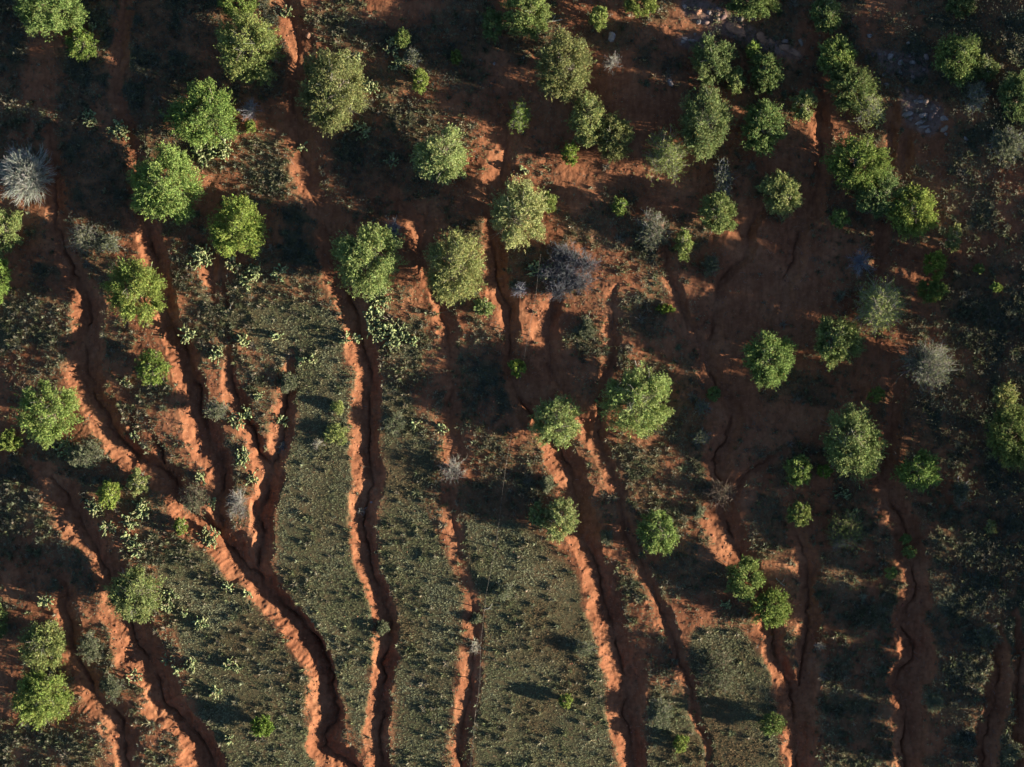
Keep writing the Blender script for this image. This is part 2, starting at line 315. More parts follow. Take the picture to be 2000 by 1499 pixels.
def soil_material():
    m, nt, o = new_mat('red_soil'); L = nt.links
    b = N(nt, 'ShaderNodeBsdfPrincipled'); b.inputs['Roughness'].default_value = .95
    b.inputs['Specular IOR Level'].default_value = .1
    tc = N(nt, 'ShaderNodeTexCoord')
    def noise(scale, detail=4, rough=.6):
        n = N(nt, 'ShaderNodeTexNoise'); n.inputs['Scale'].default_value = scale
        n.inputs['Detail'].default_value = detail; n.inputs['Roughness'].default_value = rough
        L.new(tc.outputs['Object'], n.inputs['Vector']); return n
    n1_, n2_, n3_ = noise(.35, 5), noise(3.0, 6, .7), noise(16, 3, .6)
    r1 = ramp(nt, [(.30, (.205, .085, .049)), (.5, (.278, .122, .070)), (.72, (.355, .176, .102))]); L.new(n1_.outputs[0], r1.inputs[0])
    r2 = ramp(nt, [(.32, (.62, .56, .52)), (.62, (1.08, 1.05, 1.0))]); L.new(n2_.outputs[0], r2.inputs[0])
    c = mix(nt, r1.outputs[0], r2.outputs[0], .75, 'MULTIPLY')
    # wash lines drawn out down the slope
    mp = N(nt, 'ShaderNodeMapping'); mp.inputs['Scale'].default_value = (2.2, .5, 1); L.new(tc.outputs['Object'], mp.inputs['Vector'])
    ws = N(nt, 'ShaderNodeTexNoise'); ws.inputs['Scale'].default_value = 1.0; ws.inputs['Detail'].default_value = 5; ws.inputs['Distortion'].default_value = 1.6
    L.new(mp.outputs[0], ws.inputs['Vector'])
    rw = ramp(nt, [(.36, (.72, .66, .64)), (.52, (1, 1, 1)), (.68, (1.15, 1.12, 1.12))]); L.new(ws.outputs[0], rw.inputs[0])
    c = mix(nt, c, rw.outputs[0], .55, 'MULTIPLY')
    # small stones and crumbs
    v = N(nt, 'ShaderNodeTexVoronoi'); v.inputs['Scale'].default_value = 9; L.new(tc.outputs['Object'], v.inputs['Vector'])
    rv = ramp(nt, [(.0, (.60, .42, .32)), (.10, (.60, .42, .32)), (.16, (1, 1, 1)), (1, (1, 1, 1))]); L.new(v.outputs['Distance'], rv.inputs[0])
    sel = N(nt, 'ShaderNodeMath', operation='GREATER_THAN'); sel.inputs[1].default_value = .80
    sx = N(nt, 'ShaderNodeSeparateColor'); L.new(v.outputs['Color'], sx.inputs[0]); L.new(sx.outputs[0], sel.inputs[0])
    lt = N(nt, 'ShaderNodeMath', operation='LESS_THAN'); lt.inputs[1].default_value = .20; L.new(v.outputs['Distance'], lt.inputs[0])
    pb = N(nt, 'ShaderNodeMath', operation='MULTIPLY'); L.new(sel.outputs[0], pb.inputs[0]); L.new(lt.outputs[0], pb.inputs[1])
    pf = N(nt, 'ShaderNodeMath', operation='MULTIPLY'); L.new(pb.outputs[0], pf.inputs[0]); pf.inputs[1].default_value = .5
    c = mix(nt, c, (.42, .27, .20), pf.outputs[0])
    at = N(nt, 'ShaderNodeAttribute', attribute_name='cover'); sc = N(nt, 'ShaderNodeSeparateColor'); L.new(at.outputs['Color'], sc.inputs[0])
    rl = ramp(nt, [(.35, (.065, .060, .036)), (.54, (.095, .086, .050)), (.72, (.15, .090, .054))]); L.new(n2_.outputs[0], rl.inputs[0])
    nz = N(nt, 'ShaderNodeMath', operation='MULTIPLY_ADD'); L.new(n3_.outputs[0], nz.inputs[0]); nz.inputs[1].default_value = .9; nz.inputs[2].default_value = -.45
    ad = N(nt, 'ShaderNodeMath', operation='ADD'); L.new(sc.outputs[0], ad.inputs[0]); L.new(nz.outputs[0], ad.inputs[1])
    mr = N(nt, 'ShaderNodeMapRange'); mr.inputs[1].default_value = .22; mr.inputs[2].default_value = .72; L.new(ad.outputs[0], mr.inputs[0])
    c = mix(nt, c, rl.outputs[0], mr.outputs[0])
    # rocky ground
    rr = ramp(nt, [(.35, (.14, .085, .07)), (.5, (.20, .125, .105)), (.68, (.27, .185, .165))]); L.new(n2_.outputs[0], rr.inputs[0])
    ar = N(nt, 'ShaderNodeMath', operation='ADD'); L.new(sc.outputs[1], ar.inputs[0]); L.new(nz.outputs[0], ar.inputs[1])
    mr2 = N(nt, 'ShaderNodeMapRange'); mr2.inputs[1].default_value = .4; mr2.inputs[2].default_value = .6; L.new(ar.outputs[0], mr2.inputs[0])
    c = mix(nt, c, rr.outputs[0], mr2.outputs[0])
    L.new(c, b.inputs['Base Color'])
    bp = N(nt, 'ShaderNodeBump'); bp.inputs['Strength'].default_value = .6; bp.inputs['Distance'].default_value = .04
    a2 = N(nt, 'ShaderNodeMath', operation='ADD'); L.new(n3_.outputs[0], a2.inputs[0]); L.new(n2_.outputs[0], a2.inputs[1])
    L.new(a2.outputs[0], bp.inputs['Height']); L.new(bp.outputs[0], b.inputs['Normal'])
    L.new(b.outputs[0], o.inputs[0])
    return m

def leaf_material(name, trans=.22, rough=.75):
    """plant tissue; the tone of each leaf or twig is stored with it"""
    m, nt, o = new_mat(name); L = nt.links
    at = N(nt, 'ShaderNodeAttribute', attribute_name='tone')
    oi = N(nt, 'ShaderNodeObjectInfo')
    hs = N(nt, 'ShaderNodeHueSaturation')
    mr = N(nt, 'ShaderNodeMapRange'); mr.inputs[3].default_value = .9; mr.inputs[4].default_value = 1.1
    L.new(oi.outputs['Random'], mr.inputs[0]); L.new(mr.outputs[0], hs.inputs['Value']); L.new(at.outputs['Color'], hs.inputs['Color'])
    b = N(nt, 'ShaderNodeBsdfPrincipled'); b.inputs['Roughness'].default_value = rough; b.inputs['Specular IOR Level'].default_value = .15
    L.new(hs.outputs[0], b.inputs['Base Color'])
    if trans:
        t = N(nt, 'ShaderNodeBsdfTranslucent'); L.new(hs.outputs[0], t.inputs[0])
        mx = N(nt, 'ShaderNodeMixShader'); mx.inputs[0].default_value = trans
        L.new(b.outputs[0], mx.inputs[1]); L.new(t.outputs[0], mx.inputs[2]); L.new(mx.outputs[0], o.inputs[0])
    else: L.new(b.outputs[0], o.inputs[0])
    return m
def rock_material(name, c0, c1, scale=4):
    m, nt, o = new_mat(name); L = nt.links
    b = N(nt, 'ShaderNodeBsdfPrincipled'); b.inputs['Roughness'].default_value = .9
    tc = N(nt, 'ShaderNodeTexCoord'); n = N(nt, 'ShaderNodeTexNoise'); n.inputs['Scale'].default_value = scale; n.inputs['Detail'].default_value = 8; n.inputs['Roughness'].default_value = .7
    L.new(tc.outputs['Object'], n.inputs['Vector'])
    r = ramp(nt, [(.32, c0), (.68, c1)]); L.new(n.outputs[0], r.inputs[0]); L.new(r.outputs[0], b.inputs['Base Color'])
    bp = N(nt, 'ShaderNodeBump'); bp.inputs['Strength'].default_value = .6; bp.inputs['Distance'].default_value = .05
    L.new(n.outputs[0], bp.inputs['Height']); L.new(bp.outputs[0], b.inputs['Normal']); L.new(b.outputs[0], o.inputs[0])
    return m
M_SOIL = soil_material()
M_LEAF = leaf_material('juniper_foliage', .15)
M_GRASS = leaf_material('grass_blades', .25, .8)
M_WOOD = leaf_material('weathered_twigs', 0, .9)
M_PAD = leaf_material('cactus_skin', 0, .55)
M_ROCK = rock_material('grey_stone', (.20, .16, .16), (.44, .38, .37))
M_RROCK = rock_material('red_sandstone', (.26, .13, .09), (.45, .25, .17))
M_BARK = rock_material('juniper_bark', (.10, .07, .05), (.24, .19, .15), 14)
M_WIRE = rock_material('weathered_steel', (.10, .09, .08), (.2, .18, .17), 30)
M_POST = rock_material('grey_post_wood', (.10, .085, .07), (.2, .18, .16), 20)

# ------------------------------------------------------------------ mesh helpers
def mesh_np(name, V, F, mat, tone=None, smooth_=False):
    me = bpy.data.meshes.new(name)
    V = np.asarray(V, np.float32); F = np.asarray(F, np.int32)
    k = F.shape[1]
    me.vertices.add(len(V)); me.vertices.foreach_set('co', V.ravel())
    me.loops.add(F.size); me.loops.foreach_set('vertex_index', F.ravel())
    me.polygons.add(len(F)); me.polygons.foreach_set('loop_start', np.arange(0, F.size, k, dtype=np.int32))
    me.polygons.foreach_set('loop_total', np.full(len(F), k, np.int32))
    if smooth_: me.polygons.foreach_set('use_smooth', np.ones(len(F), bool))
    if tone is not None:
        a = me.color_attributes.new('tone', 'FLOAT_COLOR', 'POINT')
        t = np.ones((len(V), 4), np.float32); t[:, :3] = tone
        a.data.foreach_set('color', t.ravel())
    me.update(calc_edges=True); me.validate()
    me.materials.append(mat)
    return me
def link(name, me, parent=None, loc=None):
    o = bpy.data.objects.new(name, me); COL.objects.link(o)
    if parent is not None: o.parent = parent
    if loc is not None: o.location = loc
    return o
def thing(name, label, cat, loc, rz=0, group=None):
    o = bpy.data.objects.new(name, None); COL.objects.link(o)
    o.empty_display_size = .3
    o.location = loc; o.rotation_euler = (0, 0, rz); tag(o, label, cat, group); return o
def tag(o, label, cat, group=None):
    o['label'] = label; o['category'] = cat
    if group: o['group'] = group
    return o
def norm(v): return v/np.maximum(np.linalg.norm(v, axis=-1, keepdims=True), 1e-9)

def leaves(P, D, length, width, rng, tone):
    """diamond leaves: P centre (n,3), D direction (n,3)"""
    n = len(P); D = norm(D)
    q = norm(np.cross(D, rng.normal(size=(n, 3))))
    L = length[:, None]*D; W = width[:, None]*q
    up = np.cross(D, q)*width[:, None]*.35
    V = np.stack([P-L*.5, P+W*.5+up, P+L*.5, P-W*.5+up], 1).reshape(-1, 3)
    F = np.arange(4*n).reshape(n, 4)
    return V, F, np.repeat(tone, 4, axis=0)
def blades(B, D, length, width, rng, tone):
    """tapering blades with one bend rooted at B"""
    n = len(B); D = norm(D); q = norm(np.cross(D, np.array([0, 0, 1.0]))+1e-4*rng.normal(size=(n, 3)))
    L = length[:, None]; W = width[:, None]*.5
    out = D.copy(); out[:, 2] = 0
    mid = B+D*L*.55; tip = mid+norm(D*1.0+out*.9-np.array([0, 0, .15]))*L*.45
    V = np.stack([B-q*W, B+q*W, mid+q*W*.8, tip, mid-q*W*.8], 1).reshape(-1, 3)
    F = np.arange(5*n).reshape(n, 5)
    return V, F, np.repeat(tone, 5, axis=0)
def tubes(paths, radii, sides=4):
    """paths (n,k,3), radii (n,k) -> tapered prisms"""
    n, k, _ = paths.shape
    T = norm(np.gradient(paths, axis=1))
    ref = np.where(np.abs(T[..., 2:3]) > .9, np.array([1.0, 0, 0]), np.array([0, 0, 1.0]))
    A = norm(np.cross(T, ref)); Bv = np.cross(T, A)
    th = np.arange(sides)*2*math.pi/sides
    V = paths[:, :, None, :] + radii[:, :, None, None]*(np.cos(th)[:, None]*A[:, :, None, :]+np.sin(th)[:, None]*Bv[:, :, None, :])
    idx = np.arange(n*k*sides).reshape(n, k, sides)
    a = idx[:, :-1, :]; b = idx[:, 1:, :]
    F = np.stack([a, np.roll(a, -1, 2), np.roll(b, -1, 2), b], -1).reshape(-1, 4)
    return V.reshape(-1, 3), F
def join(parts):
    V, F, T, o = [], [], [], 0
    for v, f, t in parts:
        V.append(v); F.append(f+o); T.append(t); o += len(v)
    return np.concatenate(V), np.concatenate(F), np.concatenate(T)
def tones(rng, base, n, var=.25, hue=.12):
    base = np.array(base)
    k = 1+var*rng.uniform(-1, 1, (n, 1)); h = 1+hue*rng.uniform(-1, 1, (n, 3))
    return np.clip(base*k*h, .005, .9)

# ------------------------------------------------------------------ ground object
cover = np.zeros((NY*NX, 4), np.float32); cover[:, 3] = 1
fpx, fpy = PX.ravel(), PY.ravel()
inr = ((fpx > -480) & (fpx < 2480) & (fpy > -480) & (fpy < 1980))
cover[:, 0] = np.where(inr, np.clip(rsample(np.maximum(np.clip(G_DENS*1.05, 0, 1), S_DENS*.9), fpx, fpy), 0, 1), .3)
ROCKY = [[(1330,-20),(1420,20),(1480,60),(1590,115),(1580,125),(1470,95),(1400,60),(1330,30)],[(1690,90),(1800,110),(1830,150),(1740,150)],[(1750,170),(1850,210),(1830,270),(1770,250)],[(1300,70),(1400,70),(1400,100),(1330,95)]]
rk = raster(ROCKY, 1, 3)
cover[:, 1] = np.where(inr, rsample(rk, fpx, fpy), 0)
GV = to_world(PX, PY, MZ, ZZ).reshape(-1, 3)
idx = np.arange(NX*NY).reshape(NY, NX)
GF = np.stack([idx[1:, :-1], idx[1:, 1:], idx[:-1, 1:], idx[:-1, :-1]], -1).reshape(-1, 4)
gm = mesh_np('ground', GV, GF, M_SOIL, smooth_=True)
ca = gm.color_attributes.new('cover', 'FLOAT_COLOR', 'POINT'); ca.data.foreach_set('color', cover.ravel())
g = link('ground', gm); g['kind'] = 'structure'

def scatter(dens, n, rng, lo=(-440, -440), hi=(2440, 1940)):
    n = int(n*2.13)
    px = rng.uniform(lo[0], hi[0], n); py = rng.uniform(lo[1], hi[1], n)
    k = rng.uniform(0, 1, n) < rsample(dens, px, py)
    px, py = px[k], py[k]
    zz = sample(ZZ, px, py); zm = sample(MZ, px, py)
    return px, py, to_world(px, py, zm, zz)

# ------------------------------------------------------------------ ground cover that nobody could count
rng = np.random.RandomState(5)
px, py, P = scatter(G_DENS, 290000, rng)
nb = 5
B = np.repeat(P, nb, 0)+rng.normal(size=(len(P)*nb, 3))*np.array([.035, .035, 0])
n = len(B)
D = rng.normal(size=(n, 3))*np.array([.75, .75, .2]); D[:, 2] = np.abs(D[:, 2])+.6
sz = np.repeat(np.clip(.75+.22*fbm(px, py, 40, 301, 2)+.22*rng.normal(size=len(px)), .35, 1.5), nb)
ga = np.array((.200, .222, .122)); gb = np.array((.34, .36, .24)); gc = np.array((.22, .155, .09))
mixv = np.clip(.35+.7*fbm(px, py, 50, 311, 3)+.35*rng.normal(size=len(px)), 0, 1)[:, None]
mixr = np.clip(-.22+.9*fbm(px, py, 70, 331, 2)+.3*rng.normal(size=len(px))+smooth(860, 1100, px)*.50, 0, 1)[:, None]
tt = (ga*(1-mixv)+gb*mixv)*(1-mixr)+gc*mixr
tt = np.repeat(tt, nb, 0)*rng.uniform(.7, 1.3, (n, 1))
V, F, T = blades(B, D, .10*sz*rng.uniform(.6, 1.3, n), .022*np.ones(n)*rng.uniform(.6, 1.4, n), rng, tt)
o = link('grass', mesh_np('grass', V, F, M_GRASS, T)); o['kind'] = 'stuff'

px, py, P = scatter(S_DENS, 130000, rng)
nb = 9
B = np.repeat(P, nb, 0)+rng.normal(size=(len(P)*nb, 3))*np.array([.07, .07, .03])+np.array([0, 0, .05])
n = len(B); D = rng.normal(size=(n, 3))*np.array([1, 1, .6]); D[:, 2] = np.abs(D[:, 2])+.3
V, F, T = leaves(B+D*.04, D, .11*rng.uniform(.5, 1.4, n), .035*rng.uniform(.6, 1.5, n), rng, np.repeat(tones(rng, (.105, .125, .105), len(P), .45), nb, 0))
o = link('low_scrub', mesh_np('low_scrub', V, F, M_LEAF, T)); o['kind'] = 'stuff'

# broken rubble between the ledges
px, py, P = scatter(np.clip(rk*1.2, 0, 1)*np.clip(.5+vnoise(GX, GY, 22, 421), 0, 1), 60000, rng)
m = len(P)
o14 = norm(np.concatenate([np.array([[1, 0, 0], [.5, .87, 0], [-.5, .87, 0], [-1, 0, 0], [-.5, -.87, 0], [.5, -.87, 0]], float), np.array([[.6, .3, .6], [-.2, .6, .65], [-.6, -.3, .6], [.3, -.6, .6]])]))
q10 = o14[None]*rng.uniform(.6, 1.25, (m, 10, 1))*(rng.uniform(0, 1, (m, 1, 1))**4*.24+.03); a = rng.uniform(0, 6.28, m)[:, None]
q10 = np.stack([q10[..., 0]*np.cos(a)-q10[..., 1]*np.sin(a)*.7, q10[..., 0]*np.sin(a)+q10[..., 1]*np.cos(a)*.7, q10[..., 2]*.7], -1)
fr = np.array([[0, 1, 6], [1, 7, 6], [1, 2, 7], [2, 3, 7], [3, 8, 7], [3, 4, 8], [4, 5, 8], [5, 9, 8], [5, 0, 9], [0, 6, 9], [6, 7, 8], [6, 8, 9]])
F = (fr[None]+(np.arange(m)*10)[:, None, None]).reshape(-1, 3)
o = link('rubble', mesh_np('rubble', (P[:, None, :]+q10).reshape(-1, 3), F, M_WOOD, np.repeat(tones(rng, (.25, .19, .175), m, .45, .08), 10, 0))); o['kind'] = 'stuff'
# crumbs of stone and fallen twigs lying on the bare soil
E_DENS = np.clip(.35+.6*fbm(GX, GY, 50, 401, 3), .08, 1)*(1-.8*dense)
px, py, P = scatter(E_DENS, 60000, rng)
m = len(P); o8 = norm(np.array([[1, 0, 0], [0, 1, 0], [-1, 0, 0], [0, -1, 0], [0, 0, 1], [0, 0, -1]], float))
V = P[:, None, :]+o8[None]*rng.uniform(.55, 1.3, (m, 6, 1))*(rng.uniform(0, 1, (m, 1, 1))**3*.055+.014)*np.array([1, 1, .7])
F = (np.array([[0, 1, 4], [1, 2, 4], [2, 3, 4], [3, 0, 4], [1, 0, 5], [2, 1, 5], [3, 2, 5], [0, 3, 5]])[None]+(np.arange(m)*6)[:, None, None]).reshape(-1, 3)
o = link('pebbles', mesh_np('pebbles', V.reshape(-1, 3), F, M_WOOD, np.repeat(tones(rng, (.26, .135, .095), m, .5, .15), 6, 0))); o['kind'] = 'stuff'
px, py, P = scatter(smooth(.06, .2, cv_r)*np.clip(.4+vnoise(GX, GY, 30, 411), 0.05, 1)*.8, 60000, rng)
m = len(P)
V = P[:, None, :]+o8[None]*rng.uniform(.5, 1.4, (m, 6, 1))*(rng.uniform(0, 1, (m, 1, 1))**4*.085+.02)*np.array([1, 1, .8])
F = (np.array([[0, 1, 4], [1, 2, 4], [2, 3, 4], [3, 0, 4], [1, 0, 5], [2, 1, 5], [3, 2, 5], [0, 3, 5]])[None]+(np.arange(m)*6)[:, None, None]).reshape(-1, 3)
o = link('soil_clods', mesh_np('soil_clods', V.reshape(-1, 3), F, M_WOOD, np.repeat(tones(rng, (.28, .125, .075), m, .3, .08), 6, 0))); o['kind'] = 'stuff'
px, py, P = scatter(E_DENS*np.clip(.2+.9*clump, 0, 1), 16000, rng)
m = len(P); a = rng.uniform(0, 6.28, m); L = rng.uniform(.08, .4, m)
dv = np.stack([np.cos(a), np.sin(a), rng.uniform(-.1, .25, m)], -1)*L[:, None]
pth = P[:, None, :]+dv[:, None, :]*np.array([-.5, 0, .5])[None, :, None]+rng.normal(size=(m, 3, 3))*.02+np.array([0, 0, .02])
V, F = tubes(pth, np.array([[.008, .007, .004]])*rng.uniform(.6, 1.4, (m, 1)), 3)
o = link('twig_litter', mesh_np('twig_litter', V, F, M_WOOD, np.repeat(tones(rng, (.24, .21, .18), m, .5), 9, 0))); o['kind'] = 'stuff'

# ------------------------------------------------------------------ dry tussocks: 300 that show largest, the rest as cover
def tussock_mesh(rng, n, base, spread=1.0):
    a = rng.uniform(0, 2*math.pi, n); t = np.abs(rng.normal(size=n))*.5*spread
    D = np.stack([np.cos(a)*t, np.sin(a)*t, np.full(n, .8)], -1)
    B = np.stack([np.cos(a)*.05, np.sin(a)*.05, np.zeros(n)-.01], -1)*rng.uniform(.2, 1, (n, 1))
    return blades(B, D, rng.uniform(.5, 1, n)*.32, rng.uniform(.012, .026, n), rng, tones(rng, base, n, .35))
TB = [(.36, .35, .24), (.32, .34, .25), (.27, .31, .19), (.40, .37, .29)]
tus = [mesh_np('tussock', *tussock_mesh(rng, 70, TB[i % 4], .8+.15*i)[:2], M_GRASS, tussock_mesh(np.random.RandomState(i), 70, TB[i % 4])[2]) for i in range(5)]
px, py, P = scatter(T_DENS, 42000, rng)
order = np.argsort(-(rng.uniform(0, 1, len(px))**.5))
px, py, P = px[order], py[order], P[order]
vis = [i for i in range(len(px)) if 5 < px[i] < 1995 and 5 < py[i] < 1494]
big = set(vis[:300])
def zone(x, y):
    a = 'left' if x < 500 else 'left-centre' if x < 900 else 'right-centre' if x < 1350 else 'right'
    b = 'upper' if y < 500 else 'middle' if y < 1000 else 'lower'
    return a, b
for i in sorted(big):
    me = tus[rng.randint(5)]
    o = link('grass_tussock', me, None, P[i]); s = rng.uniform(1.0, 1.65)
    o.scale = (s, s, s*rng.uniform(.45, .75)); o.rotation_euler = (0, 0, rng.uniform(0, 6.28))
    a, b = zone(px[i], py[i])
    gr = rsample(G_DENS, px[i:i+1], py[i:i+1])[0] > .45
    tag(o, f'small pale dry grass tussock on {"grassy" if gr else "bare red"} ground in the {b} {a} of the photo', 'grass tussock', f'pale tussocks on {"grassy" if gr else "bare red"} ground, {b} {a}')
rest = [i for i in range(len(px)) if i not in big]
parts = []
for k in range(4):
    ids = rest[k::4]
    V0, F0, T0 = tussock_mesh(np.random.RandomState(50+k), 26, TB[k])
    V0 = V0.reshape(1, -1, 3); m = len(ids)
    a = rng.uniform(0, 6.28, m); s = rng.uniform(.5, 1.25, m)
    ca_, sa_ = (np.cos(a)*s)[:, None], (np.sin(a)*s)[:, None]
    V = np.stack([V0[..., 0]*ca_-V0[..., 1]*sa_, V0[..., 0]*sa_+V0[..., 1]*ca_, V0[..., 2]*s[:, None]], -1)+P[ids][:, None, :]
    F = (F0[None]+np.arange(m)[:, None, None]*V0.shape[1]).reshape(-1, 5)
    T = (T0[None]*rng.uniform(.7, 1.2, (m, 1, 1))).reshape(-1, 3)
    parts.append((V.reshape(-1, 3), F, T))
V, F, T = join(parts)
o = link('small_tussocks', mesh_np('small_tussocks', V, F, M_GRASS, T)); o['kind'] = 'stuff'

# ------------------------------------------------------------------ trees and shrubs
GREEN = {'bright': (.225, .320, .075), 'olive': (.255, .310, .105), 'pale': (.32, .375, .135), 'deep': (.175, .255, .080),
         'grey': (.17, .19, .12), 'lime': (.200, .295, .050)}
TWIG = {'dark': (.145, .155, .185), 'white': (.46, .49, .46), 'pale': (.44, .42, .37), 'grey': (.30, .29, .28), 'blue': (.29, .30, .36), 'brown': (.20, .16, .13)}

def dusty(rng, c):
    c = np.array(c)*rng.uniform(.95, 1.22)*np.array([rng.uniform(.92, 1.12), 1, 1])
    g = c.mean(); k = rng.uniform(.04, .22)
    return c*(1-k)+g*k

def crown_mesh(rng, rx, ry, hz, tone, fill=1.0):
    """leaf sprays gathered on radiating boughs"""
    rad = math.sqrt(rx*ry)
    nl = int(np.clip(26+34*rad, 20, 95))
    # bough ends over the dome, golden-angle spread with jitter
    i = np.arange(nl)+.5
    cz = 1-1.25*i/nl + rng.normal(size=nl)*.05
    cz = np.clip(cz, -.45, 1); th = i*2.399963+rng.normal(size=nl)*.35
    sr = np.sqrt(1-np.clip(cz, -1, 1)**2)
    am = rng.uniform(.03, .14); lob = 1+am*np.sin(rng.randint(2, 4)*th+rng.uniform(0, 6))*sr+.06*np.sin(5*th+rng.uniform(0, 6))*sr
    rr = rng.uniform(.78, .97, nl)*lob
    Cn = np.stack([np.cos(th)*sr*rx*rr, np.sin(th)*sr*ry*rr, cz*hz*.52*rng.uniform(.8, 1.06, nl)+hz*.48], -1)
    root = np.array([0, 0, hz*.15])
    outd = norm(Cn-root)
    n_leaf = int(np.clip(20000*rad*rad*fill+900, 1000, 70000))
    li = rng.choice(nl, n_leaf, p=(lambda w_: w_/w_.sum())(rng.uniform(.4, 1.2, nl)))
    lr = .235*rad*rng.uniform(.7, 1.3, nl)
    q = rng.normal(size=(n_leaf, 3)); q = norm(q)*(rng.uniform(0, 1, (n_leaf, 1))**.42)
    P = Cn[li]+q*lr[li][:, None]*np.array([1, 1, .8])
    along = rng.uniform(-1.1, .9, (n_leaf, 1))**1
    P = P+outd[li]*along*lr[li][:, None]
    # sprigs: snap leaves onto short upturned sprigs so that the crown breaks into tufts
    ns = max(40, n_leaf//14)
    si = rng.randint(0, ns, n_leaf); base = P[rng.randint(0, n_leaf, ns)]
    sdir = norm(norm(base-root)+.45*rng.normal(size=(ns, 3))+np.array([0, 0, .35]))
    tpos = rng.uniform(0, 1, (n_leaf, 1))
    slen = rng.uniform(.12, .30, ns)[si][:, None]*np.clip(rad, .5, 1.3)
    Ps = base[si]+sdir[si]*slen*(tpos-.45)+rng.normal(size=(n_leaf, 3))*.026
    keep = rng.uniform(0, 1, n_leaf) < .82
    P = np.where(keep[:, None], Ps, P)
    P[:, 2] = np.maximum(P[:, 2], .06)
    D = sdir[si]+.55*rng.normal(size=(n_leaf, 3))
    tb = tones(rng, tone, ns, .30, .10)[si]*rng.uniform(.75, 1.25, (n_leaf, 1))
    old = rng.uniform(0, 1, n_leaf) < .03
    tb[old] = np.array((.22, .17, .05))*rng.uniform(.7, 1.2, (old.sum(), 1))
    return leaves(P, D, rng.uniform(.06, .13, n_leaf), rng.uniform(.022, .046, n_leaf), rng, tb), Cn
def limb_paths(rng, ends, k=5, start=(0, 0, 0), sag=.12):
    n = len(ends); t = np.linspace(0, 1, k)[None, :, None]
    s = np.array(start)[None, None, :]
    P = s+(ends[:, None, :]-s)*t
    P[..., 2] += (np.sin(t[..., 0]*math.pi)*sag)*np.linalg.norm(ends, axis=1)[:, None]*rng.uniform(-.2, 1, (n, 1))
    w_ = rng.normal(size=(n, k, 3))*.05*np.linalg.norm(ends, axis=1)[:, None, None]; w_[:, 0] = 0; w_[:, -1] *= .4
    return P+w_
def twig_spray(rng, rx, ry, hz, n_main, n_sub, tone, thick=.012, up=.5, jit=.75):
    """bare branches that fork twice; returns verts, faces, tones"""
    th = rng.uniform(0, 2*math.pi, n_main); el = rng.uniform(.05, 1.0, n_main)**.8
    rr = rng.uniform(.6, 1.05, n_main)
    ends = np.stack([np.cos(th)*rx*rr*np.cos(el*1.42), np.sin(th)*ry*rr*np.cos(el*1.42), hz*(.2+.8*np.sin(el*1.45))*rng.uniform(.7, 1, n_main)], -1)
    A = limb_paths(rng, ends, 5)
    Vs, Fs, Ts = [], [], []
    ra = np.linspace(1.6, .5, 5)[None]*thick*rng.uniform(.7, 1.4, (n_main, 1))
    v, f = tubes(A, ra, 3); parts = [(v, f, np.repeat(tones(rng, tone, n_main, .3), 15, 0))]
    m = n_main*n_sub
    mi = np.repeat(np.arange(n_main), n_sub); tp = rng.uniform(.3, 1, m)*4
    i0 = np.minimum(tp.astype(int), 3); fr = (tp-i0)[:, None]
    base = A[mi, i0]*(1-fr)+A[mi, i0+1]*fr
    d = norm(A[mi, i0+1]-A[mi, i0])+jit*rng.normal(size=(m, 3)); d[:, 2] += .25*up; d = norm(d)
    ln = rng.uniform(.18, .42, (m, 1))*math.sqrt(rx*ry)
    t = np.linspace(0, 1, 3)[None, :, None]
    Bp = base[:, None, :]+d[:, None, :]*ln[:, None, :]*t+np.array([0, 0, 1])*(t**2)*ln[:, None, :]*.18+rng.normal(size=(m, 3, 3))*.02*t
    Bp[..., 2] = np.maximum(Bp[..., 2], .02)
    v, f = tubes(Bp, np.linspace(.8, .35, 3)[None]*thick*np.ones((m, 1)), 3)
    parts.append((v, f, np.repeat(tones(rng, tone, m, .35), 9, 0)))
    return join(parts), Bp[:, -1], d
def trunk_mesh(rng, Cn, hz, rad):
    k = min(len(Cn), 12)
    ends = Cn[rng.choice(len(Cn), k, replace=False)]*.88
    A = limb_paths(rng, ends, 5)
    r0 = .055*rad+.02
    ra = np.linspace(1, .25, 5)[None]*r0*rng.uniform(.5, 1.1, (k, 1))
    v, f = tubes(A, ra, 5)
    tr = np.array([[[0, 0, -.25], [.01, 0, .0], [0, .02, .12*hz], [.03, .0, .3*hz], [0.02, .03, .5*hz]]])*1.0
    v2, f2 = tubes(tr, np.array([[1.5, 1.35, 1.1, .8, .4]])*r0*1.5, 8)
    return np.concatenate([v, v2]), np.concatenate([f, f2+len(v)])

def tree(i, x, y, a, b, tone, label, cat='tree', hk=.85, twigs=0, tw='pale', fill=1.0, group=None, name=None):
    rng = np.random.RandomState(1000+i)
    rx, ry = a*S*.87, b*S*.87; rad = math.sqrt(rx*ry); hz = 2.15*rad*hk*(.84 if x > 1150 and y < 820 and a > 24 and i < 300 else 1)
    P = ground_at(x, y, hz*.5)
    nm = name or ('juniper_tree' if rad > .95 else 'juniper_bush')
    t = thing(nm, label, cat, P, 0, group)
    (V, F, T), Cn = crown_mesh(rng, rx, ry, hz, dusty(rng, GREEN[tone]), fill*rng.uniform(.7, 1.05))
    link('crown', mesh_np('crown', V, F, M_LEAF, T), t)
    v, f = trunk_mesh(rng, Cn, hz, rad)
    link('trunk', mesh_np('trunk', v, f, M_BARK, smooth_=True), t)
    if twigs:
        (V, F, T), _, _ = twig_spray(rng, rx*1.08, ry*1.08, hz*1.10, int(10+twigs*46*rad), 7, TWIG[tw], .013)
        link('bare_twigs', mesh_np('bare_twigs', V, F, M_WOOD, T), t)
    return t
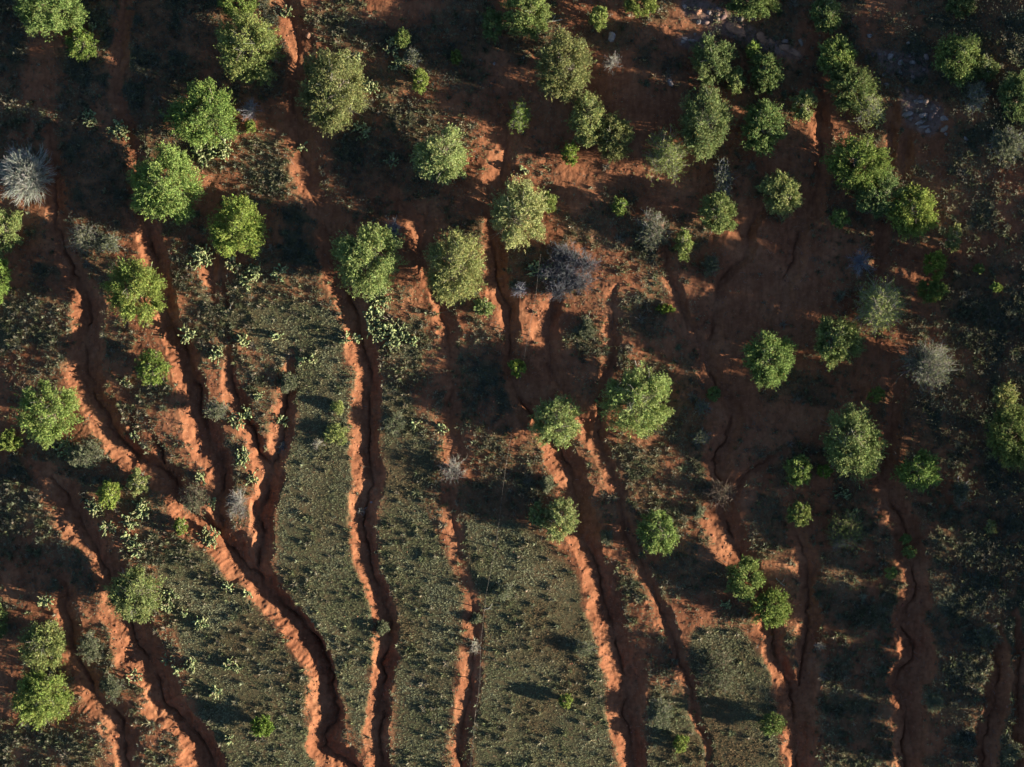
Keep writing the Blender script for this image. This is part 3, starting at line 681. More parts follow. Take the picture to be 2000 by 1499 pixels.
def shrub(i, x, y, a, b, tw, label, cat='shrub', hk=.6, dens=1.0, leaf=None, lf=.5, group=None, name='twiggy_shrub', thick=.010):
    rng = np.random.RandomState(3000+i)
    rx, ry = a*S, b*S; rad = math.sqrt(rx*ry); hz = 2*rad*hk
    P = ground_at(x, y, hz*.4)
    t = thing(name, label, cat, P, 0, group)
    if cat == 'brush heap':          # several tangled sprays thrown on one pile
        parts, tips, d = [], [], []
        for q in range(9):
            ang = q*2.4; rq = .62*math.sqrt(q/9)
            (v, f, tt), tp, dd = twig_spray(rng, rx*.62, ry*.62, hz*rng.uniform(.7, 1.1), 75, 8, TWIG[tw], .010)
            sh = np.array([math.cos(ang)*rx*rq*1.45, math.sin(ang)*ry*rq*1.45, 0])
            parts.append((v+sh, f, tt)); tips.append(tp+sh); d.append(dd)
        (V, F, T), tips, d = join(parts), np.concatenate(tips), np.concatenate(d)
    else:
        (V, F, T), tips, d = twig_spray(rng, rx, ry, hz, int(14+dens*44*rad), 14 if cat == 'dead shrub' else 9, TWIG[tw], thick, jit=.28 if cat == 'dead shrub' else .75)
    link('branches', mesh_np('branches', V, F, M_WOOD, T), t)
    if leaf:
        n = int(len(tips)*6*lf); k = rng.randint(0, len(tips), n)
        V, F, T = leaves(tips[k]+rng.normal(size=(n, 3))*.05, d[k]+.6*rng.normal(size=(n, 3)), rng.uniform(.05, .11, n), rng.uniform(.02, .045, n), rng, tones(rng, GREEN[leaf], n, .35))
        link('leaves', mesh_np('leaves', V, F, M_LEAF, T), t)
    return t

TREES = [
 (100,12,72,58,'bright','large round green juniper cut by the top edge at the far left corner',.85,0),
 (160,88,30,32,'bright','small juniper just below the large one in the top left corner',.9,.2),
 (465,8,38,32,'bright','green juniper cut by the top edge, above the ragged dark tree',.85,0),
 (485,98,62,66,'olive','ragged grey-green juniper at the top, left of the feathery twiggy tree',.9,.5),
 (650,178,62,82,'olive','tall oval juniper with feathery grey twigs fanning out all over, between two prickly pears',.85,1.3),
 (400,228,68,62,'bright','bright round juniper with prickly pear spreading along its lower edge',.85,.35),
 (325,365,70,74,'bright','large bright juniper standing below left of the round one with cactus at its foot',.85,.15),
 (465,446,54,62,'bright','feathery bright juniper with two prickly pears right under it',.9,.3),
 (265,570,56,66,'bright','smooth rounded green juniper on the strip between the two upper left gullies',.85,.1),
 (8,450,38,45,'olive','juniper cut by the left edge just under the bare white bush',.85,.2),
 (-2,545,24,48,'bright','narrow slice of juniper on the left edge, above the scrubby slope',1.1,0),
 (95,805,60,62,'bright','bright juniper left of the big lit gully bank, above a prickly pear',.85,.2),
 (20,862,24,21,'bright','small low bright bush at the left edge under the bright juniper',.7,0),
 (720,506,66,70,'olive','wide juniper half in shade with bright lower boughs, prickly pears below it',.85,.2),
 (890,523,56,76,'pale','tall oval pale green juniper on the lit bank in the middle',.85,.6),
 (862,308,54,52,'pale','round pale green juniper beside the lit red mound',.9,.5),
 (1014,418,54,68,'pale','pale silvery juniper with a small bright bush against its right side',.85,1.0),
 (1070,396,17,22,'bright','small bright bush touching the right side of the silvery juniper',.9,0),
 (1100,130,56,66,'olive','broad juniper with shaded left side, below the top edge right of the middle',.85,.3),
 (1028,26,46,52,'olive','juniper cut by the top edge near the fallen grey log',.85,.2),
 (963,50,22,32,'deep','dark narrow bush left of the juniper by the fallen log',.9,0),
 (1170,35,18,26,'bright','small upright juniper alone between two trees at the top edge',1.1,0),
 (1250,10,34,24,'bright','juniper cut by the top edge above the scatter of rocks',.85,0),
 (1147,232,36,52,'olive','taller left tree of the touching pair above the forked light patch',.95,.2),
 (1201,270,37,47,'olive','rounder right tree of the touching pair',.9,.15),
 (1113,300,16,26,'lime','slim bright bush below the touching pair of trees',1.0,.5),
 (1376,240,50,70,'deep','big dark juniper right of the silvery half-bare tree',.9,.35),
 (1390,120,42,48,'deep','dark juniper with a small tree at its lower right, near the top',.9,.1),
 (1437,158,18,28,'olive','small olive tree at the lower right of a dark juniper',1.0,.1),
 (1495,142,34,38,'deep','dark rounded juniper below a little round bush, near the top right rocks',1.1,.1),
 (1470,98,16,17,'bright','little round bush just above a dark rounded juniper near the rocks',1.0,0),
 (1490,248,44,52,'deep','round dark juniper standing alone right of the big dark one',.9,.2),
 (1468,8,58,28,'deep','wide dark juniper cut by the top edge over the sandstone slab',.85,0),
 (1612,30,30,38,'deep','dark juniper near the top edge right of the sandstone slab',.9,.2),
 (1632,110,38,38,'bright','upper tree of the vertical clump of three on the upper right',.9,0),
 (1662,172,48,50,'deep','largest middle tree of the vertical clump of three on the upper right',.9,.2),
 (1570,205,27,33,'olive','small juniper above the lit lip left of the vertical clump',.95,.3),
 (1870,115,44,48,'deep','dark juniper with lit right side near the top right corner',.9,.1),
 (1922,135,26,26,'deep','dim small tree right of the dark juniper in the top right corner',.9,.4),
 (1878,8,28,26,'deep','dark juniper cut by the top edge in the top right corner',.9,0),
 (1988,190,36,48,'deep','dark juniper cut by the right edge near the top right corner',.9,0),
 (1676,322,62,54,'bright','wide upper tree of the big cluster on the right',.9,.2),
 (1718,382,50,44,'deep','dark lower tree in the middle of the big cluster on the right',.85,.4),
 (1782,416,47,51,'bright','round soft tree at the lower right end of the big cluster',.85,.1),
 (1640,427,20,20,'bright','tiny round bush on the lit ground below the big cluster',1.3,0),
 (1526,380,39,44,'olive','round juniper above the tapering lit bank on the right',.9,.2),
 (1402,416,36,43,'olive','oval juniper beside the lit curving bank of the forked gully',.9,.3),
 (1335,480,18,32,'bright','slim ragged bush left of the oval juniper, among dead twigs',.9,.5),
 (1210,405,16,19,'bright','small bush with grey twigs on bare ground above the grey shrub',1.2,.6),
 (1010,718,17,19,'lime','vivid little round bush alone on bare red soil in the middle',1.2,0),
 (1245,783,68,69,'olive','largest juniper right of the middle, round with feathery twigs',.85,.6),
 (1086,824,48,52,'pale','juniper with spreading white bare branches on its left, at a gully head',.85,1.2),
 (1092,1016,34,44,'pale','juniper at the gully edge with a separate small crown on its left',.9,.2),
 (1049,1006,16,27,'olive','small yellowish tree tight against the left of the gully-edge juniper',1.1,.1),
 (1285,1040,42,42,'bright','low spreading juniper between the thin rill and the forked gully',.8,.5),
 (1500,700,50,53,'bright','round green juniper standing alone on smooth shaded soil at right',.9,.15),
 (1635,665,47,48,'olive','grey-green juniper at the lower left of the half-bare one',1.0,.5),
 (1825,520,22,30,'lime','upper of two bright bushes stacked on the dark right side',1.25,0),
 (1820,568,31,22,'lime','lower wider one of two bright bushes stacked on the dark right side',1.1,0),
 (1710,772,17,16,'bright','small round bush in the shade left of the tangled dead tree',1.3,0),
 (1665,866,62,68,'olive','large feathery juniper on the right above the lit tongue of soil',.88,.5),
 (1795,920,42,41,'bright','round juniper at the right of the lit tongue of soil',1.15,.2),
 (1560,920,27,32,'bright','small juniper left of the large feathery one',1.25,.1),
 (1610,920,17,13,'lime','tiny bright bush between the small juniper and the large feathery one',1.3,0),
 (1560,1005,25,25,'bright','small dome-shaped bush alone on the slope at right',1.1,.1),
 (1456,1130,37,40,'bright','left tree of the pair standing over the right gully head',.95,0),
 (1508,1188,40,37,'bright','lower right tree of the pair standing over the right gully head',.95,0),
 (1978,852,52,66,'deep','big very dark tree cut by the right edge halfway down',.9,0),
 (1962,772,26,24,'olive','dim small bush above the big dark tree at the right edge',.9,.2),
 (1508,1415,25,24,'deep','dark green bush casting a long shadow at the bottom right',1.0,0),
 (512,1418,24,21,'lime','green bush casting a long shadow across the bottom left grass',1.0,0),
 (1105,1370,14,15,'lime','tiny vivid bush with a long shadow on the lower middle grass',1.0,0),
 (1330,1452,15,19,'lime','small green bush with a shadow at the bottom edge right of the middle gully',1.0,0),
 (265,1162,54,52,'olive','wind-combed olive juniper with pale forking branches at the lower left',.8,1.3),
 (85,1260,44,48,'olive','upper grey-green tree of the two at the lower left edge',.8,.7),
 (82,1362,57,53,'bright','lower broad green tree of the two at the lower left edge',.8,.2),
 (215,966,23,29,'bright','small egg-shaped juniper among prickly pears at the left',.95,.2),
 (270,942,21,26,'olive','faint grey-green bush right of the egg-shaped juniper',.85,.5),
 (352,1028,12,20,'lime','slim bright bush on the left bank of the big gully',1.1,.2),
 (-4,1212,18,42,'deep','dark sliver of juniper on the left edge in the lower half',.9,0),
 (1780,1080,14,13,'bright','lower of two little bushes on the brink of the right gully',1.4,0),
 (1771,1054,11,10,'bright','upper of two little bushes on the brink of the right gully',1.4,0),
 (1740,1120,12,13,'bright','small bush near the lit lip left of the right gully',1.4,0),
 (1862,465,17,26,'olive','small dim tree right of the soft round tree of the big cluster',1.2,.3),
 (1912,525,11,9,'bright','tiny bush on the dark slope, left one of two specks',.9,0),
 (1946,562,12,9,'bright','tiny bush on the dark slope, right one of two specks',.9,0),
 (821,158,17,23,'lime','bright small upright bush in the upper middle',.95,.1),
 (890,113,11,14,'lime','tiny bright bush alone on shaded soil near the upper middle',1.3,0),
 (786,76,16,20,'bright','small bush standing above a tangle of prickly pear at the top',.9,.2),
 (1395,770,14,14,'deep','small dark round bush on shaded soil right of the largest juniper',.9,0),
 (945,600,20,18,'pale','low pale bush at the foot of the tall oval pale juniper',.6,.2),
 (298,718,32,34,'bright','soft low green bush with grey twigs on the strip between left gullies',.65,.6),
 (1300,604,20,8,'lime','flat vivid green patch of leaves beside the forked gully',.5,0),
 (490,247,11,12,'bright','tiny bright bush right of the round juniper with cactus',.9,0),
 (1935,1030,10,14,'olive','small dim bush on the dark right slope',.8,.2),
]
for i, (x, y, a, b, tone, lab, hk, tw) in enumerate(TREES):
    tree(i, x, y, a, b, tone, lab, 'tree' if math.sqrt(a*b) > 31 else 'bush', hk*(.9 if a > 24 else 1), tw)

# unseen trees added on the sunny side so their shadows darken the right
OUT = [(2090,60,70,60),(2120,560,60,60),(2170,960,60,60),(2080,1040,48,50),(2110,1180,60,60),(2180,1330,60,60),(2090,1420,50,50),(2120,1540,60,60),(2230,1100,70,70),(2240,700,70,70),(2060,1290,40,44)]
for i, (x, y, a, b) in enumerate(OUT):
    tree(300+i, x, y, a, b, 'deep', 'unseen juniper added just beyond the right edge to shade the slope', 'tree', .95, 0, fill=.7, group='junipers beyond the right edge')

# a few more of the same trees round the picture, sharing the meshes of those inside
rng = np.random.RandomState(77)
src = [o for o in COL.objects if o.type == 'EMPTY' and o.get('category') == 'tree' and 'beyond' not in o['label']]
kids = {o: [c for c in COL.objects if c.parent == o] for o in src}
def copy_out(x, y, side):
    o = src[rng.randint(len(src))]; r = o.copy(); COL.objects.link(r)
    r.location = ground_at(x, y, 1.0); r.rotation_euler = (0, 0, rng.uniform(0, 6.28))
    tag(r, f'juniper standing just beyond the {side} edge of the photo', 'tree', f'junipers beyond the {side} edge')
    for c in kids[o]:
        d = c.copy(); COL.objects.link(d); d.parent = r
for x in range(-300, 2300, 150): copy_out(x+rng.uniform(-50, 50), rng.uniform(-400, -110), 'top')
for y in range(60, 1500, 170): copy_out(rng.uniform(-400, -110), y+rng.uniform(-60, 60), 'left')
for x in range(-200, 1500, 330): copy_out(x+rng.uniform(-60, 60), rng.uniform(1640, 1880), 'bottom')

SHRUBS = [
 (50,343,56,58,'white','bare whitish bush with fine fanning branches at the left edge','dead shrub',.6,5.0,None,0),
 (1300,305,42,56,'pale','half-bare silvery tree with grey twigs over green leaves, left of the big dark juniper','tree',.75,1.8,'olive',1.6),
 (1715,600,52,60,'pale','half-bare juniper with a fan of grey branches on the right','tree',1.0,2.6,'olive',1.2),
 (1812,712,57,54,'grey','tangled dead grey tree with few green leaves on the right','dead tree',.9,2.4,'grey',1.0),
 (1692,212,34,42,'grey','grey bare-twigged bush at the bottom of the vertical clump','shrub',.75,1.5,'olive',.7),
 (1906,190,28,40,'blue','dim bluish twiggy bush in the top right corner','shrub',.7,1.4,'grey',.9),
 (1015,228,22,36,'grey','slim shrub of grey twigs with green tips on shaded soil, upper middle','shrub',.9,1.3,'bright',1.0),
 (1195,122,22,25,'grey','small leafless grey shrub right of the broad juniper near the top','shrub',.7,1.2,None,0),
 (488,212,24,30,'blue','bluish grey bare shrub tucked against the round juniper with cactus','shrub',.6,1.3,None,0),
 (1275,450,38,44,'grey','dense grey-green twiggy shrub above the red lit patch','shrub',.65,1.8,'grey',.8),
 (1105,532,52,50,'dark','blue-grey heap of dead branches around pale stones','brush heap',.35,2.6,None,0),
 (1015,566,19,20,'blue','small blue-grey dead shrub left of the brush heap','shrub',.5,1.5,None,0),
 (885,917,36,33,'grey','leafless spherical grey shrub on the shaded wash','shrub',.6,1.0,None,0),
 (1410,965,42,38,'brown','sprawling dark bare shrub across the forked gully','shrub',.55,1.2,None,0),
 (380,975,34,34,'brown','grey-brown twiggy shrub beside the big left gully','shrub',.6,1.5,'grey',.4),
 (465,982,26,38,'grey','silver-grey bare shrub in the third left gully','shrub',.65,1.8,None,0),
 (425,802,28,27,'grey','grey shrub mixed with cactus pads on the left lit strip','shrub',.55,1.3,'grey',.8),
 (1405,1310,46,48,'brown','large sparse grey-green shrub in the lower right','shrub',.4,1.0,'grey',1.4),
 (1290,1395,28,34,'grey','low grey-green shrub beside the right-of-middle gully near the bottom','shrub',.4,1.0,'grey',1.8),
 (658,846,28,20,'grey','yellowish low shrub on the grass left of the centre gully','shrub',.3,.8,'pale',2.0),
 (620,868,18,12,'pale','few pale dead twigs on the grass left of the centre gully','dead twigs',.35,.8,None,0),
 (175,888,46,26,'grey','soft grey scrub along the lit bank of the big left gully','shrub',.4,1.0,'grey',2.4),
 (168,467,42,32,'grey','grey twiggy bush beside the left gully, below the top left scrub','shrub',.5,1.6,'grey',.5),
 (210,480,30,26,'blue','soft grey bush at the right of the grey twiggy one','shrub',.45,1.0,'grey',1.5),
 (660,795,12,12,'grey','pale round shrub with a long shadow on the grass left of the centre gully','shrub',.8,1.0,'pale',3.0),
 (745,1228,12,18,'grey','green leafy plant growing in the centre gully','shrub',.6,.8,'grey',4.0),
 (927,1265,17,18,'pale','straw-coloured shaggy clump in the small gully near the fence','shrub',.5,1.6,None,0),
 (931,1210,9,9,'grey','small grey-green clump above the straw-coloured one','shrub',.8,1.0,'grey',3.0),
 (562,748,21,22,'grey','round grey-green shrub right of the third left gully','shrub',.5,1.0,'grey',2.2),
 (770,826,30,22,'grey','low grey sprawling shrub right of the centre gully','shrub',.3,.8,'grey',1.5),
 (1970,280,48,36,'blue','wide dull grey-green scrub clump at the right edge','shrub',.4,1.0,'grey',2.4),
 (175,1265,26,30,'grey','pale grey scrub clump between the lower left gullies','shrub',.5,1.2,'grey',2.0),
 (218,1342,22,30,'grey','lower grey scrub clump between the lower left gullies','shrub',.5,1.2,'grey',2.0),
 (1652,1035,46,42,'brown','dark bare shrub with olive leaves left of the lit tongue of soil','shrub',.5,1.3,'olive',.6),
 (1640,1060,28,20,'grey','grey twiggy mound under the dark bare shrub','shrub',.4,1.2,None,0),
 (985,1155,24,20,'grey','sparse grey shrub on the grass right of the fence','shrub',.35,.8,'grey',1.2),
 (1680,512,34,32,'blue','faint bluish dead branches on the shaded soil left of the two bright bushes','dead twigs',.4,.8,None,0),
 (1390,520,18,24,'grey','tuft of grey-green twigs by the fork of the right gully','shrub',.4,1.0,'grey',1.2),
 (1145,640,16,26,'grey','grey bush on the lit patch between the wash and thin rill','shrub',.22,1.2,'grey',1.4),
 (770,450,22,30,'blue','bluish bare shrub at the upper right of the wide half-shaded juniper','shrub',.6,1.4,None,0),
 (805,110,20,22,'blue','dim bluish shrub beneath the bushes at the top','shrub',.5,1.2,'grey',.6),
 (705,998,12,10,'grey','small dead branch fallen across the centre gully','dead twigs',.4,1.0,None,0),
 (550,872,16,16,'grey','pale dead twigs at the head of the third gully feeder','dead twigs',.4,1.0,None,0),
 (1140,1265,26,20,'grey','faint grey bush on the lip left of the right-of-middle gully','shrub',.35,.9,'grey',1.0),
 (1600,1260,14,12,'grey','small bare grey shrub on the bank right of the right gully','shrub',.4,1.0,None,0),
 (1930,1240,30,24,'blue','dim bluish bush on the dark lower right slope','shrub',.45,1.0,'grey',1.6),
 (1820,1370,24,22,'grey','grey shrub at the edge of the right gully near the bottom','shrub',.45,1.0,'grey',1.4),
 (1975,1470,24,22,'grey','grey-green shrub in the bottom right corner','shrub',.5,1.0,'grey',1.6),
 (1880,960,24,30,'blue','grey feathery bush on the dark slope right of the round juniper','shrub',.5,1.0,'grey',1.4),
 (1412,350,24,46,'blue','dim tall spray of bluish twigs under the big dark juniper','shrub',.5,1.2,'grey',.7),
 (1370,855,22,18,'blue','bluish twigs on shaded soil right of the largest juniper','dead twigs',.4,1.0,'grey',.6),
 (1370,795,18,16,'blue','small bluish shrub next to the small dark round bush','shrub',.5,1.2,'grey',.5),
 (1365,1000,14,14,'grey','small grey shrub on the lit bank of the forked gully','shrub',.5,1.0,'grey',1.0),
 (1068,945,14,16,'grey','pale grey bush above the gully-edge juniper','shrub',.7,1.4,'grey',2.0),
 (1185,1050,14,18,'grey','grey bush left of the low spreading juniper','shrub',.5,1.0,'grey',1.4),
]
for i, (x, y, a, b, tw, lab, cat, hk, dn, leaf, lf) in enumerate(SHRUBS):
    nm = {'dead tree': 'dead_tree', 'tree': 'juniper_tree', 'brush heap': 'brush_heap', 'dead twigs': 'dead_branches', 'dead shrub': 'dead_shrub'}.get(cat, 'twiggy_shrub')
    shrub(i, x, y, a, b, tw, lab, cat, hk, dn, leaf, lf, name=nm, thick=.013 if cat in ('dead shrub', 'dead tree', 'brush heap') else .010)

# ------------------------------------------------------------------ prickly pears
def pads_mesh(rng, r, n):
    """flat oval pads chained upwards and outwards"""
    pos, dirs, size = [], [], []
    nb = max(4, n//4)
    for k in range(nb):
        a = rng.uniform(0, 6.28); d0 = math.sqrt(rng.uniform(0, 1))*r*.75
        p = np.array([math.cos(a)*d0*.8, math.sin(a)*d0*.8, 0.0]); d = np.array([math.cos(a)*.5, math.sin(a)*.5, .9])
        for q in range(max(2, n//nb)):
            d = d+rng.normal(size=3)*.65; d[2] = abs(d[2])*.7+.15; d /= np.linalg.norm(d)
            L = rng.uniform(.12, .21)
            if np.hypot(p[0], p[1]) > r*1.15: break
            pos.append(p+d*L*.5); dirs.append(d); size.append(L); p = p+d*L*.92
    m = len(pos); pos = np.array(pos); dirs = np.array(dirs); size = np.array(size)
    q = norm(np.cross(dirs, rng.normal(size=(m, 3)))); nn = np.cross(dirs, q)
    th = np.arange(8)*math.pi/4
    ring = np.stack([np.cos(th), np.sin(th)], -1)
    Vs = []
    V = []
    for sgn in (-1, 1):
        V.append(pos[:, None, :]+dirs[:, None, :]*(ring[None, :, 0:1]*size[:, None, None]*.5)+q[:, None, :]*(ring[None, :, 1:2]*size[:, None, None]*.34)*(1+.25*ring[None, :, 0:1])+nn[:, None, :]*sgn*.012)
    for sgn in (-1, 1): V.append((pos+nn*sgn*.026)[:, None, :])
    V = np.concatenate(V, 1)           # per pad: 8 + 8 + 2
    F = []
    for k in range(8):
        l = (k+1) % 8
        F += [[k, l, 8+l, 8+k], [16, l, k, 16], [17, 8+k, 8+l, 17]]
    quads = np.array([f for f in F if len(set(f)) == 4]); tris = np.array([f[:3] for f in F if len(set(f)) == 3])
    VV = V.reshape(-1, 3); VV[:, 2] = np.maximum(VV[:, 2], -.02)
    off = (np.arange(m)*18)[:, None, None]
    # express everything as triangles
    Q = np.concatenate([quads[:, [0, 1, 2]], quads[:, [0, 2, 3]], tris])
    F = (Q[None]+off).reshape(-1, 3)
    T = np.repeat(tones(rng, (.235, .275, .14), m, .4, .10), 18, 0)
    return VV, F, T
PEARS = [
 (228,258,20,'prickly pear catching the light left of the round juniper with cactus'),
 (174,232,14,'small prickly pear on the dark scrub left of the other lit one, upper left'),
 (180,58,9,'little prickly pear beside the small juniper in the top left corner'),
 (430,292,22,'right half of the prickly pear band under the round bright juniper'),
 (398,302,20,'left half of the prickly pear band under the round bright juniper'),
 (355,306,9,'few pads of prickly pear at the top of the large bright juniper'),
 (392,503,22,'dense prickly pear on the lit slope left of the feathery bright juniper'),
 (455,518,13,'left prickly pear right under the feathery bright juniper'),
 (498,530,15,'right prickly pear right under the feathery bright juniper'),
 (548,534,13,'prickly pear with a long shadow right of the feathery juniper'),
 (480,550,11,'sprawling pale cactus on bare soil below the feathery juniper'),
 (672,658,10,'left of two pale star-shaped cacti on the brink of the centre gully'),
 (692,662,9,'right of two pale star-shaped cacti on the brink of the centre gully'),
 (742,580,24,'prickly pear under the wide half-shaded juniper'),
 (730,616,16,'prickly pear next to the right rim of the centre gully, upper one'),
 (736,644,22,'large prickly pear next to the right rim of the centre gully, lower one'),
 (772,644,18,'prickly pear reaching right from the large one by the centre gully'),
 (765,670,14,'sparse prickly pear just below the large one by the centre gully'),
 (720,168,15,'prickly pear against the right side of the feathery twiggy tree'),
 (688,112,14,'prickly pear at the upper right of the feathery twiggy tree'),
 (765,92,14,'upper clump of prickly pear below the small bush at the top'),
 (778,122,16,'lower clump of prickly pear below the small bush at the top'),
 (558,24,10,'prickly pear near the top edge on the lit gully bank'),
 (366,652,15,'prickly pear on the brink of the second left gully'),
 (425,694,13,'prickly pear on the lit slope between second and third left gullies'),
 (474,665,12,'pale cactus left of the upper end of the dense grass'),
 (540,655,9,'lone pale cactus on the upper edge of the dense grass'),
 (585,707,8,'pale cactus on the grass left of the centre gully'),
 (608,702,8,'cactus with a dark shadow on the grass next to the pale one'),
 (462,822,14,'prickly pear left of the third left gully, above another'),
 (482,806,12,'prickly pear at the bend of the third left gully'),
 (505,772,9,'prickly pear near the round grey-green shrub'),
 (474,893,15,'prickly pear on the lit strip left of the third gully'),
 (491,938,10,'prickly pear lowest on the lit strip left of the third gully'),
 (550,826,10,'grey-green prickly pear in the shaded feeder gully'),
 (393,935,10,'cactus on the lit point where left gullies meet'),
 (130,876,19,'prickly pear below the bright juniper at the left'),
 (275,995,18,'upper part of the big prickly pear below the egg-shaped juniper'),
 (252,1018,14,'lower part of the big prickly pear below the egg-shaped juniper'),
 (182,992,15,'prickly pear at the left of the egg-shaped juniper'),
 (211,1032,13,'prickly pear below left of the egg-shaped juniper'),
 (252,1052,12,'small prickly pear above the leggy one, left side'),
 (266,1074,13,'leggy prickly pear on the left slope'),
 (405,1052,24,'large prickly pear on the brink of the big left gully'),
 (412,985,9,'prickly pear beside the grey-brown shrub at the gully junction'),
 (88,1176,13,'prickly pear on the lit soil at the lower left'),
 (330,1165,13,'upper prickly pear right of the wind-combed juniper'),
 (326,1184,11,'lower prickly pear right of the wind-combed juniper'),
 (391,1218,12,'prickly pear with dark shadow on the lower left grass'),
 (357,1196,7,'small cactus right of the wind-combed juniper'),
 (443,1149,9,'pale cactus near the lit bank in the lower left'),
 (484,1160,7,'small pale cactus at the edge of the lit big gully bank'),
 (260,1325,12,'upright prickly pear on the lit bank at the lower left'),
 (372,1300,11,'prickly pear on the lower left grass beside the far left gully'),
 (345,1308,9,'smaller prickly pear left of another on the lower left grass'),
 (324,1290,8,'prickly pear in the shade of the far left gully'),
 (452,1302,13,'grey-green cactus clump with a long shadow on the lower left grass'),
 (420,1352,11,'sprawling prickly pear on the lower left grass'),
 (448,1445,8,'lit prickly pear near the bottom edge, left'),
 (1045,527,13,'slim dark cactus left of the brush heap'),
 (1068,530,15,'pale cactus growing at the left side of the brush heap'),
 (1022,335,9,'pale cactus on the small lit patch above the silvery juniper'),
 (1715,232,13,'dark prickly pear at the foot of the grey bare-twigged bush'),
 (1562,935,10,'prickly pear below the small juniper on the right'),
 (1645,965,12,'dark prickly pear on the lit slope under the large feathery juniper'),
 (1670,1010,12,'dark cactus beside the dark bare shrub'),
 (1420,1178,9,'pale cactus below the pair of trees on the right'),
 (705,255,16,'dark shaded prickly pear below the feathery twiggy tree'),
 (590,285,8,'cactus on the shaded gully bank under the feathery twiggy tree'),
 (765,315,10,'shaded cactus left of the round pale juniper'),
 (865,838,9,'sparse cactus on the shaded wash'),
 (812,828,8,'pale cactus left of the lit wedge'),
 (245,745,8,'small pale cactus near the top of the strip between left gullies'),
 (262,853,7,'tiny lit cactus on a spur of the big left gully'),
 (800,665,12,'pale prickly pear right of the sparse one by the centre gully'),
]
for i, (x, y, r, lab) in enumerate(PEARS):
    rng = np.random.RandomState(6000+i)
    t = thing('prickly_pear', lab, 'cactus', ground_at(x, y, .25))
    rr = r*S*1.05
    V, F, T = pads_mesh(rng, rr, int(np.clip(rr*rr*420+16, 20, 220)))
    link('pads', mesh_np('pads', V, F, M_PAD, T, True), t)
    k = 5; a = rng.uniform(0, 6.28, k)
    ends = np.stack([np.cos(a)*rr*.6, np.sin(a)*rr*.6, rng.uniform(.1, .3, k)], -1)
    v, f = tubes(limb_paths(rng, ends, 4), np.linspace(.035, .02, 4)[None]*np.ones((k, 1)), 5)
    link('stems', mesh_np('stems', v, f, M_BARK, None, True), t)

# ------------------------------------------------------------------ stones
def rock_mesh(rng, a, b, c, mat, sub=3):
    import bmesh
    bm = bmesh.new(); bmesh.ops.create_icosphere(bm, subdivisions=sub, radius=1)
    V = np.array([v.co[:] for v in bm.verts])
    for k in range(9):        # chop facets
        d = norm(rng.normal(size=3)*np.array([1, 1, .7])); h = rng.uniform(.52, .85)
        s = V@d; over = np.maximum(s-h, 0); V = V-over[:, None]*d*.92
    V = V*(1+.05*rng.normal(size=(len(V), 1)))*np.array([a, b, c])
    for v, p in zip(bm.verts, V): v.co = p
    me = bpy.data.meshes.new('rock'); bm.to_mesh(me); bm.free(); me.materials.append(mat); return me
ROCKS = [
 (1195,72,9,11,'grey','upright pale stone alone on shaded soil right of the broad top juniper'),
 (1310,161,6,10,'grey','pointed pale stone left of the dark juniper near the top'),
 (1362,22,9,8,'red','large tan boulder at the top edge rocks'),
 (1338,14,6,5,'grey','small stone left of the tan boulder at the top'),
 (1385,26,6,5,'grey','small stone right of the tan boulder at the top'),
 (1366,44,6,5,'grey','stone just below the tan boulder at the top'),
 (1352,80,13,5,'grey','long pale ledge stone above the dark juniper, left part'),
 (1338,76,8,4,'grey','low stone at the left end of the pale ledge'),
 (1380,84,8,5,'grey','stone at the right end of the pale ledge'),
 (1440,58,24,14,'red','left sandstone slab of the outcrop under the top edge'),
 (1495,78,26,12,'red','middle sandstone slab of the outcrop'),
 (1545,100,26,9,'red','tapering right sandstone slab of the outcrop'),
 (1740,113,8,8,'grey','left of three pale stones in a row at the upper right'),
 (1759,122,7,6,'grey','middle of three pale stones in a row at the upper right'),
 (1783,122,7,5,'grey','right of three pale stones in a row at the upper right'),
 (1698,70,7,5,'grey','small stone above the row of three at the upper right'),
 (1760,142,6,4,'grey','dim stone below the row of three at the upper right'),
 (1732,165,6,4,'grey','dim stone left below the row of three at the upper right'),
 (1795,198,12,5,'grey','wedge-shaped grey stone at the upper right'),
 (1773,224,13,6,'grey','white-topped stone over the lit spur at the upper right'),
 (1803,225,9,7,'grey','round stone beside the white-topped one'),
 (1845,232,9,6,'grey','stone at the right of the ribbed rocks, upper right'),
 (1812,256,7,6,'grey','brightest small stone at the tip of the ribbed rocks'),
 (1798,240,14,4,'grey','upper ridge of the ribbed rocks'),
 (1806,248,14,4,'grey','lower ridge of the ribbed rocks'),
 (1886,272,5,6,'grey','small stone on the dark slope right of the lit spur'),
 (601,70,6,7,'red','round tan stone near the top left of the middle'),
 (965,125,4,4,'grey','single white stone on shaded soil at the upper middle'),
 (1092,552,4,4,'white','white stone at the left of the brush heap stones'),
 (1100,560,4,4,'white','white stone in the middle of the brush heap stones'),
 (1108,555,4,3,'white','white stone at the right of the brush heap stones'),
 (1090,546,3,3,'white','small white stone above the others in the brush heap'),
 (1112,562,3,3,'white','small white stone below right in the brush heap'),
 (1121,553,3,3,'white','outlying white stone at the right of the brush heap'),
 (725,982,4,3,'grey','grey stone lying in the centre gully'),
]
M_WROCK = rock_material('white_stone', (.5, .47, .44), (.78, .75, .72))
